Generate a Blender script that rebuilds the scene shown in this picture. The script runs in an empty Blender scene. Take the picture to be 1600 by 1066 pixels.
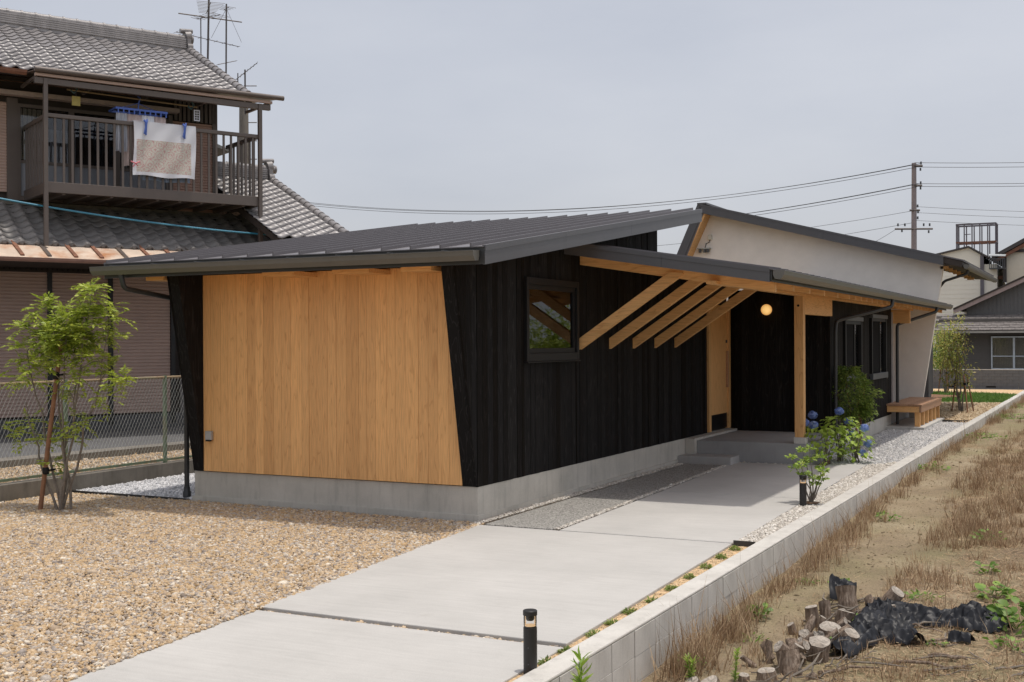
import bpy, math, random
import numpy as np
from mathutils import Vector, Matrix, noise as mnoise
R=math.radians
rnd=random.Random(7); nr=np.random.RandomState(7)
S=bpy.context.scene
COL=S.collection
# ------------------------------------------------------------------ camera
CAMP=(5.6719,-10.461,1.8)
cam=bpy.data.cameras.new('camera'); co=bpy.data.objects.new('camera',cam); COL.objects.link(co)
cam.sensor_fit='HORIZONTAL'; cam.sensor_width=36; cam.lens=36*1852.6/1600
cam.clip_start=.1; cam.clip_end=4000
yaw,roll=-.4669,-.0051
fwv=Vector((math.sin(yaw),math.cos(yaw),0)); rt=Vector((math.cos(yaw),-math.sin(yaw),0)); up=Vector((0,0,1))
r2=rt*math.cos(roll)+up*math.sin(roll); u2=-rt*math.sin(roll)+up*math.cos(roll)
mw=Matrix(((r2.x,u2.x,-fwv.x,CAMP[0]),(r2.y,u2.y,-fwv.y,CAMP[1]),(r2.z,u2.z,-fwv.z,CAMP[2]),(0,0,0,1)))
co.matrix_world=mw
S.camera=co
# ------------------------------------------------------------------ light: hazy high sun, pale veil over a Nishita sky
SUN_DIR=Vector((.15,.03,1)).normalized()
el=math.asin(SUN_DIR.z); az=math.atan2(SUN_DIR.x,SUN_DIR.y)
w=bpy.data.worlds.new('World'); S.world=w; w.use_nodes=True
nt=w.node_tree; nt.nodes.clear()
def nd(t,ty,**k):
    n=t.nodes.new(ty)
    for a,b in k.items():
        if a in n.inputs: n.inputs[a].default_value=b
        else: setattr(n,a,b)
    return n
out=nd(nt,'ShaderNodeOutputWorld')
sky=nd(nt,'ShaderNodeTexSky',sky_type='NISHITA',sun_disc=False,sun_elevation=el,sun_rotation=az,air_density=.6,dust_density=6.0)
bg1=nd(nt,'ShaderNodeBackground',Strength=.05); nt.links.new(sky.outputs[0],bg1.inputs[0])
tc=nd(nt,'ShaderNodeTexCoord'); mp=nd(nt,'ShaderNodeMapping'); mp.inputs['Scale'].default_value=(1,1,3)
ns=nd(nt,'ShaderNodeTexNoise',Scale=2.2,Detail=6,Roughness=.55)
cr=nd(nt,'ShaderNodeValToRGB')
cr.color_ramp.elements[0].position=.3; cr.color_ramp.elements[0].color=(.355,.368,.394,1)
cr.color_ramp.elements[1].position=.75; cr.color_ramp.elements[1].color=(.445,.450,.462,1)
bg2=nd(nt,'ShaderNodeBackground',Strength=1.0)
nt.links.new(tc.outputs['Generated'],mp.inputs[0]); nt.links.new(mp.outputs[0],ns.inputs[0]); nt.links.new(ns.outputs[0],cr.inputs[0]); nt.links.new(cr.outputs[0],bg2.inputs[0])
ad=nd(nt,'ShaderNodeAddShader'); nt.links.new(bg1.outputs[0],ad.inputs[0]); nt.links.new(bg2.outputs[0],ad.inputs[1]); nt.links.new(ad.outputs[0],out.inputs[0])
sl=bpy.data.lights.new('sun','SUN'); sl.energy=1.9; sl.angle=R(1.6); sl.color=(1,.94,.85)
so=bpy.data.objects.new('sun',sl); COL.objects.link(so); so.rotation_euler=SUN_DIR.to_track_quat('Z','Y').to_euler()
S.view_settings.view_transform='Standard'; S.view_settings.look='None'; S.view_settings.exposure=0.28; S.view_settings.gamma=1
S.view_settings.use_curve_mapping=False
S.cycles.max_bounces=6; S.cycles.transparent_max_bounces=16

# ------------------------------------------------------------------ materials
def newmat(name):
    m=bpy.data.materials.new(name); m.use_nodes=True; t=m.node_tree; b=t.nodes['Principled BSDF']; return m,t,b
def ramp(t,stops):
    r=nd(t,'ShaderNodeValToRGB'); e=r.color_ramp.elements
    while len(e)<len(stops): e.new(.5)
    for i,(p,c) in enumerate(stops): e[i].position=p; e[i].color=(*c,1)
    return r
def rgbmix(t,mode,fac,a,b):
    m=nd(t,'ShaderNodeMix',data_type='RGBA',blend_type=mode)
    for s,v in ((0,fac),(6,a),(7,b)):
        if hasattr(v,'is_linked'): t.links.new(v,m.inputs[s])
        elif s==0: m.inputs[0].default_value=v
        else: m.inputs[s].default_value=(*v,1)
    return m.outputs[2]
def val(t,op,a,b):
    m=nd(t,'ShaderNodeMath',operation=op)
    for i,v in enumerate((a,b)):
        if hasattr(v,'is_linked'): t.links.new(v,m.inputs[i])
        else: m.inputs[i].default_value=v
    return m.outputs[0]
def bump(t,b,h,strength,dist):
    bp=nd(t,'ShaderNodeBump',Strength=strength,Distance=dist); t.links.new(h,bp.inputs['Height']); t.links.new(bp.outputs[0],b.inputs['Normal'])
def coords(t,scale=(1,1,1),kind='Object',rand=False):
    c=nd(t,'ShaderNodeTexCoord'); m=nd(t,'ShaderNodeMapping'); m.inputs['Scale'].default_value=scale
    t.links.new(c.outputs[kind],m.inputs[0])
    if rand:
        oi=nd(t,'ShaderNodeObjectInfo'); v=val(t,'MULTIPLY',oi.outputs['Random'],37.0)
        cb=nd(t,'ShaderNodeCombineXYZ')
        for i in range(3): t.links.new(v,cb.inputs[i])
        t.links.new(cb.outputs[0],m.inputs['Location'])
    return m.outputs[0]
def plain(name,c,rough=.6,var=.12,scale=6,bmp=0,bscale=60,metal=0,spec=.5,objvar=0,stain=None,kind='Object'):
    m,t,b=newmat(name); b.inputs['Roughness'].default_value=rough; b.inputs['Metallic'].default_value=metal; b.inputs['Specular IOR Level'].default_value=spec
    v=coords(t,kind=kind); n=nd(t,'ShaderNodeTexNoise',Scale=scale,Detail=6,Roughness=.6); t.links.new(v,n.inputs[0])
    lo=tuple(x*(1-var) for x in c); hi=tuple(min(1,x*(1+var)) for x in c)
    r=ramp(t,[(.3,lo),(.7,hi)]); t.links.new(n.outputs[0],r.inputs[0]); col=r.outputs[0]
    if objvar:
        oi=nd(t,'ShaderNodeObjectInfo'); r2=ramp(t,[(0,(1-objvar,)*3),(1,(1+objvar,)*3)]); t.links.new(oi.outputs['Random'],r2.inputs[0]); col=rgbmix(t,'MULTIPLY',1,col,r2.outputs[0])
    if stain:
        n2=nd(t,'ShaderNodeTexNoise',Scale=stain[1],Detail=5,Roughness=.65); v2=coords(t,(1,1,.35)); t.links.new(v2,n2.inputs[0])
        r3=ramp(t,[(.48,(0,0,0)),(.72,(1,1,1))]); t.links.new(n2.outputs[0],r3.inputs[0]); col=rgbmix(t,'MIX',val(t,'MULTIPLY',r3.outputs[0],stain[2]),col,stain[0])
    t.links.new(col,b.inputs['Base Color'])
    if bmp:
        n3=nd(t,'ShaderNodeTexNoise',Scale=bscale,Detail=4); t.links.new(v,n3.inputs[0]); bump(t,b,n3.outputs[0],bmp,.01)
    return m
def wood(name,axis,c1,c2,dark,rough=.6,vary=.12,charred=False):
    m,t,b=newmat(name); b.inputs['Roughness'].default_value=rough
    s={'z':(1,1,.09),'x':(.09,1,1),'y':(1,.09,1)}[axis]
    v=coords(t,s,rand=True)
    nz=nd(t,'ShaderNodeTexNoise',Scale=5.5,Detail=2.5,Roughness=.55); t.links.new(v,nz.inputs[0])
    # growth rings: sine of the distorted distance
    rings=val(t,'FRACT',val(t,'MULTIPLY',nz.outputs[0],15.0),0)
    rr=ramp(t,[(0,c1),(.72,c1),(.93,c2),(1,c1)]); t.links.new(rings,rr.inputs[0])
    v2=coords(t,tuple(x*(.5 if x<1 else 1) for x in s),rand=True); n2=nd(t,'ShaderNodeTexNoise',Scale=130,Detail=3); t.links.new(v2,n2.inputs[0])
    r2=ramp(t,[(.3,(.86,.86,.86)),(.7,(1.1,1.1,1.1))]); t.links.new(n2.outputs[0],r2.inputs[0])
    col=rgbmix(t,'MULTIPLY',1,rr.outputs[0],r2.outputs[0])
    n4=nd(t,'ShaderNodeTexNoise',Scale=26,Detail=2); t.links.new(v,n4.inputs[0]); r4=ramp(t,[(.70,(0,0,0)),(.76,(1,1,1))]); t.links.new(n4.outputs[0],r4.inputs[0])
    col=rgbmix(t,'MIX',val(t,'MULTIPLY',r4.outputs[0],.28),col,dark)
    oi=nd(t,'ShaderNodeObjectInfo'); r5=ramp(t,[(0,(1-vary,1-vary*1.25,1-vary*1.5)),(.5,(1,1,1)),(1,(1+vary*.8,1+vary*.8,1+vary*.7))]); t.links.new(oi.outputs['Random'],r5.inputs[0])
    col=rgbmix(t,'MULTIPLY',1,col,r5.outputs[0]); t.links.new(col,b.inputs['Base Color'])
    if charred: b.inputs['Specular IOR Level'].default_value=.08
    bump(t,b,n2.outputs[0],.35 if not charred else .8,.004)
    return m
CW=dict(c1=(.80,.445,.178),c2=(.68,.350,.130),dark=(.34,.15,.05))
W={a:wood('cedar_'+a,a,vary=.13,**CW) for a in 'xyz'}
WG={a:wood('beam_'+a,a,(.76,.44,.18),(.62,.32,.115),(.34,.15,.055),vary=.07) for a in 'xyz'}
BK=wood('charred_cedar','z',(.012,.0112,.0112),(.026,.0245,.0245),(.004,.004,.004),rough=.72,vary=.45,charred=True)
DK=wood('bench_timber','y',(.42,.24,.14),(.32,.17,.10),(.15,.07,.04))
def concrete(name,c,c2,scale=2.5,rough=.85,stain=.35,fine=.06):
    m,t,b=newmat(name); b.inputs['Roughness'].default_value=rough
    v=coords(t); n=nd(t,'ShaderNodeTexNoise',Scale=scale,Detail=8,Roughness=.62); t.links.new(v,n.inputs[0])
    r=ramp(t,[(.32,c2),(.68,c)]); t.links.new(n.outputs[0],r.inputs[0])
    n2=nd(t,'ShaderNodeTexNoise',Scale=140,Detail=2); t.links.new(v,n2.inputs[0]); r2=ramp(t,[(.3,(1-fine,)*3),(.7,(1+fine,)*3)]); t.links.new(n2.outputs[0],r2.inputs[0])
    col=rgbmix(t,'MULTIPLY',1,r.outputs[0],r2.outputs[0])
    v3=coords(t,(5,5,.6)); n3=nd(t,'ShaderNodeTexNoise',Scale=2.2,Detail=5,Roughness=.7); t.links.new(v3,n3.inputs[0]); r3=ramp(t,[(.5,(1,1,1)),(.78,(1-stain,)*3)]); t.links.new(n3.outputs[0],r3.inputs[0])
    col=rgbmix(t,'MULTIPLY',1,col,r3.outputs[0]); t.links.new(col,b.inputs['Base Color']); bump(t,b,n2.outputs[0],.25,.003)
    return m
SLAB=concrete('broomed_concrete',(.505,.492,.47),(.43,.42,.40),scale=.9,stain=.05,fine=.07)
def _broom():
    t=SLAB.node_tree; b=t.nodes['Principled BSDF']; old=b.inputs['Base Color'].links[0].from_socket
    v=coords(t,(.55,9,1)); n=nd(t,'ShaderNodeTexNoise',Scale=3,Detail=7,Roughness=.7); t.links.new(v,n.inputs[0]); r=ramp(t,[(.3,(.93,.93,.93)),(.7,(1.05,1.05,1.05))]); t.links.new(n.outputs[0],r.inputs[0])
    v=coords(t,(1,1,1)); n2=nd(t,'ShaderNodeTexNoise',Scale=2.3,Detail=6,Roughness=.75); t.links.new(v,n2.inputs[0]); r2=ramp(t,[(.62,(1,1,1)),(.80,(.84,.83,.81))]); t.links.new(n2.outputs[0],r2.inputs[0])
    t.links.new(rgbmix(t,'MULTIPLY',1,rgbmix(t,'MULTIPLY',1,old,r.outputs[0]),r2.outputs[0]),b.inputs['Base Color'])
_broom()
FOUND=concrete('cast_foundation',(.56,.53,.475),(.44,.42,.375),scale=2.0,stain=.28)
PORCH=concrete('porch_concrete',(.36,.36,.36),(.30,.30,.30),stain=.1)
CURB=concrete('curb_concrete',(.60,.58,.54),(.48,.46,.425),scale=3,stain=.25)
OLDC=concrete('old_concrete',(.24,.22,.19),(.15,.135,.115),scale=3,stain=.4)
GREYB=concrete('grey_block',(.165,.17,.18),(.115,.12,.128),scale=2,stain=.3)
PLAST=plain('pale_plaster',(.86,.81,.745),rough=.9,var=.05,scale=3,bmp=.3,bscale=180)
ROOF=plain('roof_steel',(.135,.125,.132),rough=.40,var=.06,scale=3,spec=.6)
FASC=plain('fascia_steel',(.085,.084,.09),rough=.4,var=.05,spec=.5)
FDARK=plain('dark_steel',(.035,.036,.037),rough=.42,var=.08)
GUT=plain('gutter_brown_grey',(.125,.118,.105),rough=.38,var=.06)
FRAME=plain('window_frame_black',(.010,.0095,.010),rough=.5,spec=.25,var=.1)
TRIM=plain('grey_trim',(.075,.08,.088),rough=.45)
def glass(name,tint=(.02,.02,.02),tr=.6):
    m,t,b=newmat(name); o=t.nodes['Material Output']
    g=nd(t,'ShaderNodeBsdfGlossy',Roughness=.02); g.inputs[0].default_value=(.95,.97,1,1); tp=nd(t,'ShaderNodeBsdfTransparent'); tp.inputs[0].default_value=(tr,tr,tr,1)
    f=nd(t,'ShaderNodeFresnel',IOR=1.55); mx=nd(t,'ShaderNodeMixShader'); t.links.new(f.outputs[0],mx.inputs[0]); t.links.new(tp.outputs[0],mx.inputs[1]); t.links.new(g.outputs[0],mx.inputs[2]); t.links.new(mx.outputs[0],o.inputs[0]); return m
GLASS=glass('window_glass',tr=.75)
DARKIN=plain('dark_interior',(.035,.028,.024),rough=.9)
CURT=plain('curtain_cream',(.66,.60,.50),rough=.9,var=.1,scale=20)
RUST=plain('rusty_sheet',(.62,.50,.40),rough=.7,var=.2,scale=2.2,stain=((.42,.17,.06),1.7,1.0))
RUSTM=plain('rusted_metal',(.22,.10,.06),rough=.8,var=.3,scale=8)
TILE=plain('smoked_roof_tile',(.25,.235,.235),rough=.38,var=.22,scale=7,spec=.6,objvar=.2)
TILED=plain('weathered_roof_tile',(.20,.187,.18),rough=.5,var=.3,scale=7,spec=.5,objvar=.25,stain=((.07,.065,.055),6,.7))
SIDE=plain('pinkish_brown_siding',(.53,.385,.325),rough=.55,var=.06,scale=3)
SIDEU=plain('brown_siding',(.50,.31,.24),rough=.55,var=.06,scale=3)
BAL=plain('bronze_aluminium',(.135,.11,.097),rough=.45,var=.05,metal=.2)
SOFF=plain('dark_soffit',(.045,.035,.03),rough=.8)
def leafmat(name,c1,c2,c3,rough=.5,trans=.35):
    m,t,b=newmat(name); g=nd(t,'ShaderNodeNewGeometry'); r=ramp(t,[(0,c1),(.5,c2),(1,c3)]); t.links.new(g.outputs['Random Per Island'],r.inputs[0])
    oi=nd(t,'ShaderNodeObjectInfo'); rr=ramp(t,[(0,(.85,.85,.85)),(1,(1.15,1.15,1.15))]); t.links.new(oi.outputs['Random'],rr.inputs[0]); col=rgbmix(t,'MULTIPLY',1,r.outputs[0],rr.outputs[0])
    t.links.new(col,b.inputs['Base Color']); b.inputs['Roughness'].default_value=rough
    o=t.nodes['Material Output']; tl=nd(t,'ShaderNodeBsdfTranslucent'); t.links.new(col,tl.inputs[0]); mx=nd(t,'ShaderNodeMixShader'); mx.inputs[0].default_value=trans
    t.links.new(b.outputs[0],mx.inputs[1]); t.links.new(tl.outputs[0],mx.inputs[2]); t.links.new(mx.outputs[0],o.inputs[0]); return m
LEAF_A=leafmat('ash_leaf',(.26,.35,.035),(.40,.50,.06),(.56,.62,.12))
LEAF_B=leafmat('narrow_leaf',(.09,.15,.025),(.20,.30,.045),(.40,.48,.11))
LEAF_C=leafmat('fresh_leaf',(.18,.30,.04),(.32,.46,.07),(.50,.58,.14))
LEAF_H=leafmat('hydrangea_leaf',(.20,.32,.04),(.36,.50,.07),(.50,.60,.14))
LEAF_F=leafmat('far_leaf',(.22,.28,.05),(.38,.40,.09),(.56,.44,.16))
WEED=leafmat('weed_leaf',(.10,.20,.03),(.18,.30,.05),(.28,.40,.07))
BLUE=leafmat('blue_petal',(.13,.22,.60),(.26,.38,.74),(.46,.58,.88))
DRY=leafmat('dry_grass',(.19,.12,.07),(.38,.25,.145),(.58,.44,.28),rough=.8,trans=.2)
LAWN=leafmat('lawn_blade',(.06,.13,.02),(.11,.21,.035),(.18,.28,.05))
BARK=plain('grey_bark',(.20,.17,.14),rough=.85,var=.3,scale=20,bmp=.6,bscale=60)
STAKE=plain('stake_wood',(.26,.13,.07),rough=.8,var=.25,scale=10,bmp=.3)
LOGB=None
def barkmat():
    m,t,b=newmat('weathered_log_bark'); b.inputs['Roughness'].default_value=.95
    v=coords(t,(1,1,.14)); n=nd(t,'ShaderNodeTexNoise',Scale=55,Detail=6,Roughness=.7); t.links.new(v,n.inputs[0])
    v2=coords(t); n2=nd(t,'ShaderNodeTexNoise',Scale=9,Detail=5,Roughness=.6); t.links.new(v2,n2.inputs[0])
    r=ramp(t,[(.32,(.07,.05,.035)),(.5,(.22,.165,.125)),(.68,(.40,.33,.27))]); t.links.new(n.outputs[0],r.inputs[0])
    r2=ramp(t,[(.35,(.65,.6,.55)),(.65,(1.15,1.15,1.15))]); t.links.new(n2.outputs[0],r2.inputs[0])
    t.links.new(rgbmix(t,'MULTIPLY',1,r.outputs[0],r2.outputs[0]),b.inputs['Base Color']); bump(t,b,n.outputs[0],1,.012); return m
LOGB=barkmat()
LOGC=plain('cut_wood_face',(.36,.32,.275),rough=.95,var=.45,scale=26,bmp=.8,bscale=60,stain=((.16,.12,.09),9,.8))
PLASTIC=plain('black_plastic',(.011,.012,.016),rough=.5,var=.2,spec=.4,bmp=.2,bscale=22)
STONE_=lambda name,stops,rough=.75:None
def stonemat(name,stops,rough=.75):
    m,t,b=newmat(name); g=nd(t,'ShaderNodeNewGeometry'); r=ramp(t,stops); r.color_ramp.interpolation='LINEAR'; t.links.new(g.outputs['Random Per Island'],r.inputs[0])
    v=coords(t); n=nd(t,'ShaderNodeTexNoise',Scale=90,Detail=3); t.links.new(v,n.inputs[0]); r2=ramp(t,[(.3,(.8,.8,.8)),(.7,(1.15,1.15,1.15))]); t.links.new(n.outputs[0],r2.inputs[0])
    t.links.new(rgbmix(t,'MULTIPLY',1,r.outputs[0],r2.outputs[0]),b.inputs['Base Color']); b.inputs['Roughness'].default_value=rough; return m
TANST=stonemat('tan_gravel',[(0,(.20,.15,.11)),(.12,(.32,.28,.25)),(.25,(.44,.30,.16)),(.5,(.50,.355,.20)),(.7,(.55,.42,.28)),(.85,(.42,.37,.32)),(1,(.72,.64,.52))])
GREYST=stonemat('grey_gravel',[(0,(.34,.34,.35)),(.4,(.50,.49,.49)),(.8,(.62,.60,.58)),(1,(.78,.76,.73))])
WHST=stonemat('white_gravel',[(0,(.42,.43,.46)),(.5,(.62,.62,.64)),(1,(.82,.82,.84))])
WARMST=stonemat('pale_warm_gravel',[(0,(.36,.32,.28)),(.4,(.52,.48,.42)),(.8,(.66,.62,.56)),(1,(.78,.75,.70))])
MULCH=stonemat('tan_chips',[(0,(.30,.20,.11)),(.5,(.50,.37,.22)),(1,(.66,.54,.38))])

# ------------------------------------------------------------------ geometry helpers
POS={}
def tag(o,label=None,cat=None,group=None,kind=None):
    if label: o['label']=label
    if cat: o['category']=cat
    if group: o['group']=group
    if kind: o['kind']=kind
    return o
def thing(name,label,cat,loc,group=None,rotz=0,local=False):
    o=bpy.data.objects.new(name,None); o.empty_display_size=.2; COL.objects.link(o); o.location=loc; o.rotation_euler=(0,0,rotz)
    POS[o]=Vector((0,0,0)) if local else Vector(loc)
    return tag(o,label,cat,group)
class MB:
    def __init__(s): s.v=[]; s.f=[]
    def add(s,vs,fs):
        k=len(s.v); s.v.extend([tuple(p) for p in vs]); s.f.extend([tuple(i+k for i in f) for f in fs]); return s
    def box(s,x0,x1,y0,y1,z0,z1):
        return s.add([(x0,y0,z0),(x1,y0,z0),(x1,y1,z0),(x0,y1,z0),(x0,y0,z1),(x1,y0,z1),(x1,y1,z1),(x0,y1,z1)],[(0,3,2,1),(4,5,6,7),(0,1,5,4),(1,2,6,5),(2,3,7,6),(3,0,4,7)])
    def prism(s,pts,vec):
        n=len(pts); v=Vector(vec); P=[Vector(p) for p in pts]
        nrm=Vector((0,0,0))
        for i in range(n): nrm+=(P[i]-P[0]).cross(P[(i+1)%n]-P[0])
        if nrm.dot(v)>0: P=P[::-1]
        fs=[tuple(range(n)),tuple(range(2*n-1,n-1,-1))]
        for i in range(n): j=(i+1)%n; fs.append((i,i+n,j+n,j))
        return s.add(list(P)+[p+v for p in P],fs)
    def tube(s,p0,p1,r,n=8,r1=None):
        p0=Vector(p0);p1=Vector(p1); return s.path([p0,p1],[r,r if r1 is None else r1],n)
    def path(s,pts,r,n=8):
        pts=[Vector(p) for p in pts]
        if not hasattr(r,'__len__'): r=[r]*len(pts)
        vs=[];fs=[]; prev=None
        for i,p in enumerate(pts):
            d=((pts[min(i+1,len(pts)-1)]-pts[max(i-1,0)]).normalized())
            if prev is None:
                a=Vector((0,0,1)) if abs(d.z)<.9 else Vector((1,0,0)); e1=d.cross(a).normalized()
            else: e1=(prev-d*prev.dot(d)).normalized()
            prev=e1; e2=d.cross(e1)
            for k in range(n):
                t=2*math.pi*k/n; vs.append(p+e1*math.cos(t)*r[i]+e2*math.sin(t)*r[i])
        for i in range(len(pts)-1):
            for k in range(n):
                a=i*n+k;b=i*n+(k+1)%n; fs.append((a,b,b+n,a+n))
        fs.append(tuple(range(n))[::-1]); m=(len(pts)-1)*n; fs.append(tuple(range(m,m+n)))
        return s.add(vs,fs)
    def lathe(s,c,prof,n=20):
        vs=[];fs=[]
        for (r,z) in prof:
            for k in range(n):
                t=2*math.pi*k/n; vs.append((c[0]+r*math.cos(t),c[1]+r*math.sin(t),c[2]+z))
        for i in range(len(prof)-1):
            for k in range(n):
                a=i*n+k;b=i*n+(k+1)%n; fs.append((a,b,b+n,a+n))
        fs.append(tuple(range(n))[::-1]); m=(len(prof)-1)*n; fs.append(tuple(range(m,m+n)))
        return s.add(vs,fs)
    def build(s,name,mat,parent=None,smooth=False,bev=0,label=None,origin=None,kind=None,cat=None,group=None):
        V=np.array(s.v,dtype=float); c=Vector(((V.min(0)+V.max(0))/2)) if origin is None else Vector(origin)
        if parent is None and origin is None: c.z=V[:,2].min()
        me=bpy.data.meshes.new(name); me.from_pydata([tuple(p) for p in (V-np.array(c))],[],s.f); me.update()
        me.materials.append(mat)
        if smooth:
            for p in me.polygons: p.use_smooth=True
            try: me.set_sharp_from_angle(angle=R(40))
            except Exception: pass
        o=bpy.data.objects.new(name,me); COL.objects.link(o)
        if bev:
            b=o.modifiers.new('bevel','BEVEL'); b.width=bev; b.segments=2; b.limit_method='ANGLE'; b.angle_limit=R(40)
        if parent is not None: o.parent=parent; o.location=c-POS[parent]
        else: o.location=c
        POS[o]=c
        return tag(o,label,cat,group,kind)
def inst(src,name,c,parent,rot=None,scale=None):
    o=bpy.data.objects.new(name,src.data); COL.objects.link(o); o.parent=parent; o.location=Vector(c)-POS[parent]
    if rot: o.rotation_euler=rot
    if scale: o.scale=scale
    POS[o]=Vector(c); return o
def npmesh(name,V,loops,starts,totals,mat,parent=None,origin=(0,0,0),smooth=False):
    me=bpy.data.meshes.new(name); V=(V-np.array(origin)).astype(np.float32)
    me.vertices.add(len(V)); me.vertices.foreach_set('co',V.ravel()); me.loops.add(len(loops)); me.loops.foreach_set('vertex_index',loops.astype(np.int32))
    me.polygons.add(len(starts)); me.polygons.foreach_set('loop_start',starts.astype(np.int32)); me.update(calc_edges=True)
    if smooth: me.polygons.foreach_set('use_smooth',np.ones(len(starts),bool))
    me.materials.append(mat); me.validate()
    o=bpy.data.objects.new(name,me); COL.objects.link(o); c=Vector(origin)
    if parent is not None: o.parent=parent; o.location=c-POS[parent]
    else: o.location=c
    POS[o]=c; return o
def template_mesh(name,TV,TF,pts,rot,scl,mat,parent=None,origin=(0,0,0),jit=0):
    """many copies of one small shape joined: TV (k,3), TF faces all same length; pts (N,3) rot (N,3,3) scl (N,3)"""
    N=len(pts);k=len(TV); V=TV[None]*scl[:,None,:]
    if jit: V=V*(1+nr.uniform(-jit,jit,(N,k,1)))
    V=np.einsum('nij,nkj->nki',rot,V)+pts[:,None,:]
    TF=np.array(TF); q=TF.shape[1]; L=(TF[None]+(np.arange(N)*k)[:,None,None]).reshape(-1); nf=N*len(TF)
    return npmesh(name,V.reshape(-1,3),L,np.arange(nf)*q,None,mat,parent,origin)
def rotz_tilt(N,tilt):
    a=nr.uniform(0,2*np.pi,N); b=nr.normal(0,tilt,N); c=nr.normal(0,tilt,N)
    return euler(b,c,a)
def euler(x,y,z):
    N=len(x); cx,sx,cy,sy,cz,sz=np.cos(x),np.sin(x),np.cos(y),np.sin(y),np.cos(z),np.sin(z); o=np.zeros(N)
    Rx=np.stack([np.ones(N),o,o,o,cx,-sx,o,sx,cx],1).reshape(-1,3,3); Ry=np.stack([cy,o,sy,o,np.ones(N),o,-sy,o,cy],1).reshape(-1,3,3); Rz=np.stack([cz,-sz,o,sz,cz,o,o,o,np.ones(N)],1).reshape(-1,3,3)
    return Rz@Ry@Rx
def frame_to(d,rollv=None):
    """rotation whose local x axis points along d (N,3)"""
    d=d/np.linalg.norm(d,axis=1,keepdims=True); N=len(d); a=nr.normal(0,1,(N,3)); b=np.cross(d,a); b/=np.linalg.norm(b,axis=1,keepdims=True); c=np.cross(d,b); return np.stack([d,b,c],2)
ph=(1+5**.5)/2
ICO_V=np.array([(-1,ph,0),(1,ph,0),(-1,-ph,0),(1,-ph,0),(0,-1,ph),(0,1,ph),(0,-1,-ph),(0,1,-ph),(ph,0,-1),(ph,0,1),(-ph,0,-1),(-ph,0,1)])/1.9
ICO_F=[(0,11,5),(0,5,1),(0,1,7),(0,7,10),(0,10,11),(1,5,9),(5,11,4),(11,10,2),(10,7,6),(7,1,8),(3,9,4),(3,4,2),(3,2,6),(3,6,8),(3,8,9),(4,9,5),(2,4,11),(6,2,10),(8,6,7),(9,8,1)]
OCT_V=np.array([(1,0,0),(-1,0,0),(0,1,0),(0,-1,0),(0,0,1),(0,0,-1)],float)
OCT_F=[(0,2,4),(2,1,4),(1,3,4),(3,0,4),(2,0,5),(1,2,5),(3,1,5),(0,3,5)]
def inpoly(P,poly):
    x,y=P[:,0],P[:,1]; r=np.zeros(len(P),bool); n=len(poly)
    for i in range(n):
        x0,y0=poly[i];x1,y1=poly[(i+1)%n]
        c=((y0>y)!=(y1>y))&(x<(x1-x0)*(y-y0)/((y1-y0) if y1!=y0 else 1e-9)+x0); r^=c
    return r
def scatter(poly,dens):
    P=np.array(poly); lo=P.min(0);hi=P.max(0); n=int((hi-lo).prod()*dens); q=nr.uniform(lo,hi,(n,2)); return q[inpoly(q,poly)]
def stones(name,label,cat,poly,dens,size,mat,z=0,lod=1,flat=.6,extra=None):
    q=scatter(poly,dens)
    if extra is not None: q=np.concatenate([q,extra])
    N=len(q); s=np.exp(nr.normal(0,.36,N))*size/2; sc=np.stack([s*nr.uniform(.8,1.35,N),s*nr.uniform(.7,1.1,N),s*nr.uniform(.45,.8,N)*flat/.6],1)
    p=np.stack([q[:,0],q[:,1],z+nr.uniform(-.1,.5,N)*size*.5],1)
    o=template_mesh(name,ICO_V if lod else OCT_V,ICO_F if lod else OCT_F,p,rotz_tilt(N,.45),sc,mat,None,(float(q[:,0].mean()),float(q[:,1].mean()),z),jit=.2)
    return tag(o,label,cat,None,'stuff')
LEAF_V=np.array([(0,0,0),(.3,.5,.06),(.7,.38,.02),(1,0,-.12),(.7,-.38,.02),(.3,-.5,.06)]); LEAF_T=[(0,1,5),(1,2,5),(5,2,4),(2,3,4)]
LEAF4_V=np.array([(0,0,0),(.45,.5,.05),(1,0,-.08),(.45,-.5,.05)]); LEAF4_T=[(0,1,2,3)]
def leaves(name,pts,dirs,L,Wd,mat,parent,origin,hi=True,label=None):
    N=len(pts); s=nr.uniform(.7,1.25,N); sc=np.stack([L*s,Wd*s,L*s],1)
    # blades lie mostly flat: normal biased up
    d=dirs/np.linalg.norm(dirs,axis=1,keepdims=True); upv=np.array([0,0,1.0])+nr.normal(0,.45,(N,3)); b=np.cross(upv,d); b/=np.linalg.norm(b,axis=1,keepdims=True)+1e-9; c=np.cross(d,b)
    rot=np.stack([d,b,c],2)
    o=template_mesh(name,LEAF_V if hi else LEAF4_V,LEAF_T if hi else LEAF4_T,pts,rot,sc,mat,parent,origin)
    if label: o['label']=label
    return o
def struct(o,name=None): o['kind']='structure'; return o
def sheet(name,poly,z,mat,th=0):
    b=MB()
    if th: b.prism([(x,y,z-th) for x,y in poly],(0,0,th))
    else: b.add([(x,y,z) for x,y in poly],[tuple(range(len(poly)))])
    o=b.build(name,mat,origin=(sum(p[0] for p in poly)/len(poly),sum(p[1] for p in poly)/len(poly),z)); return struct(o)
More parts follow.
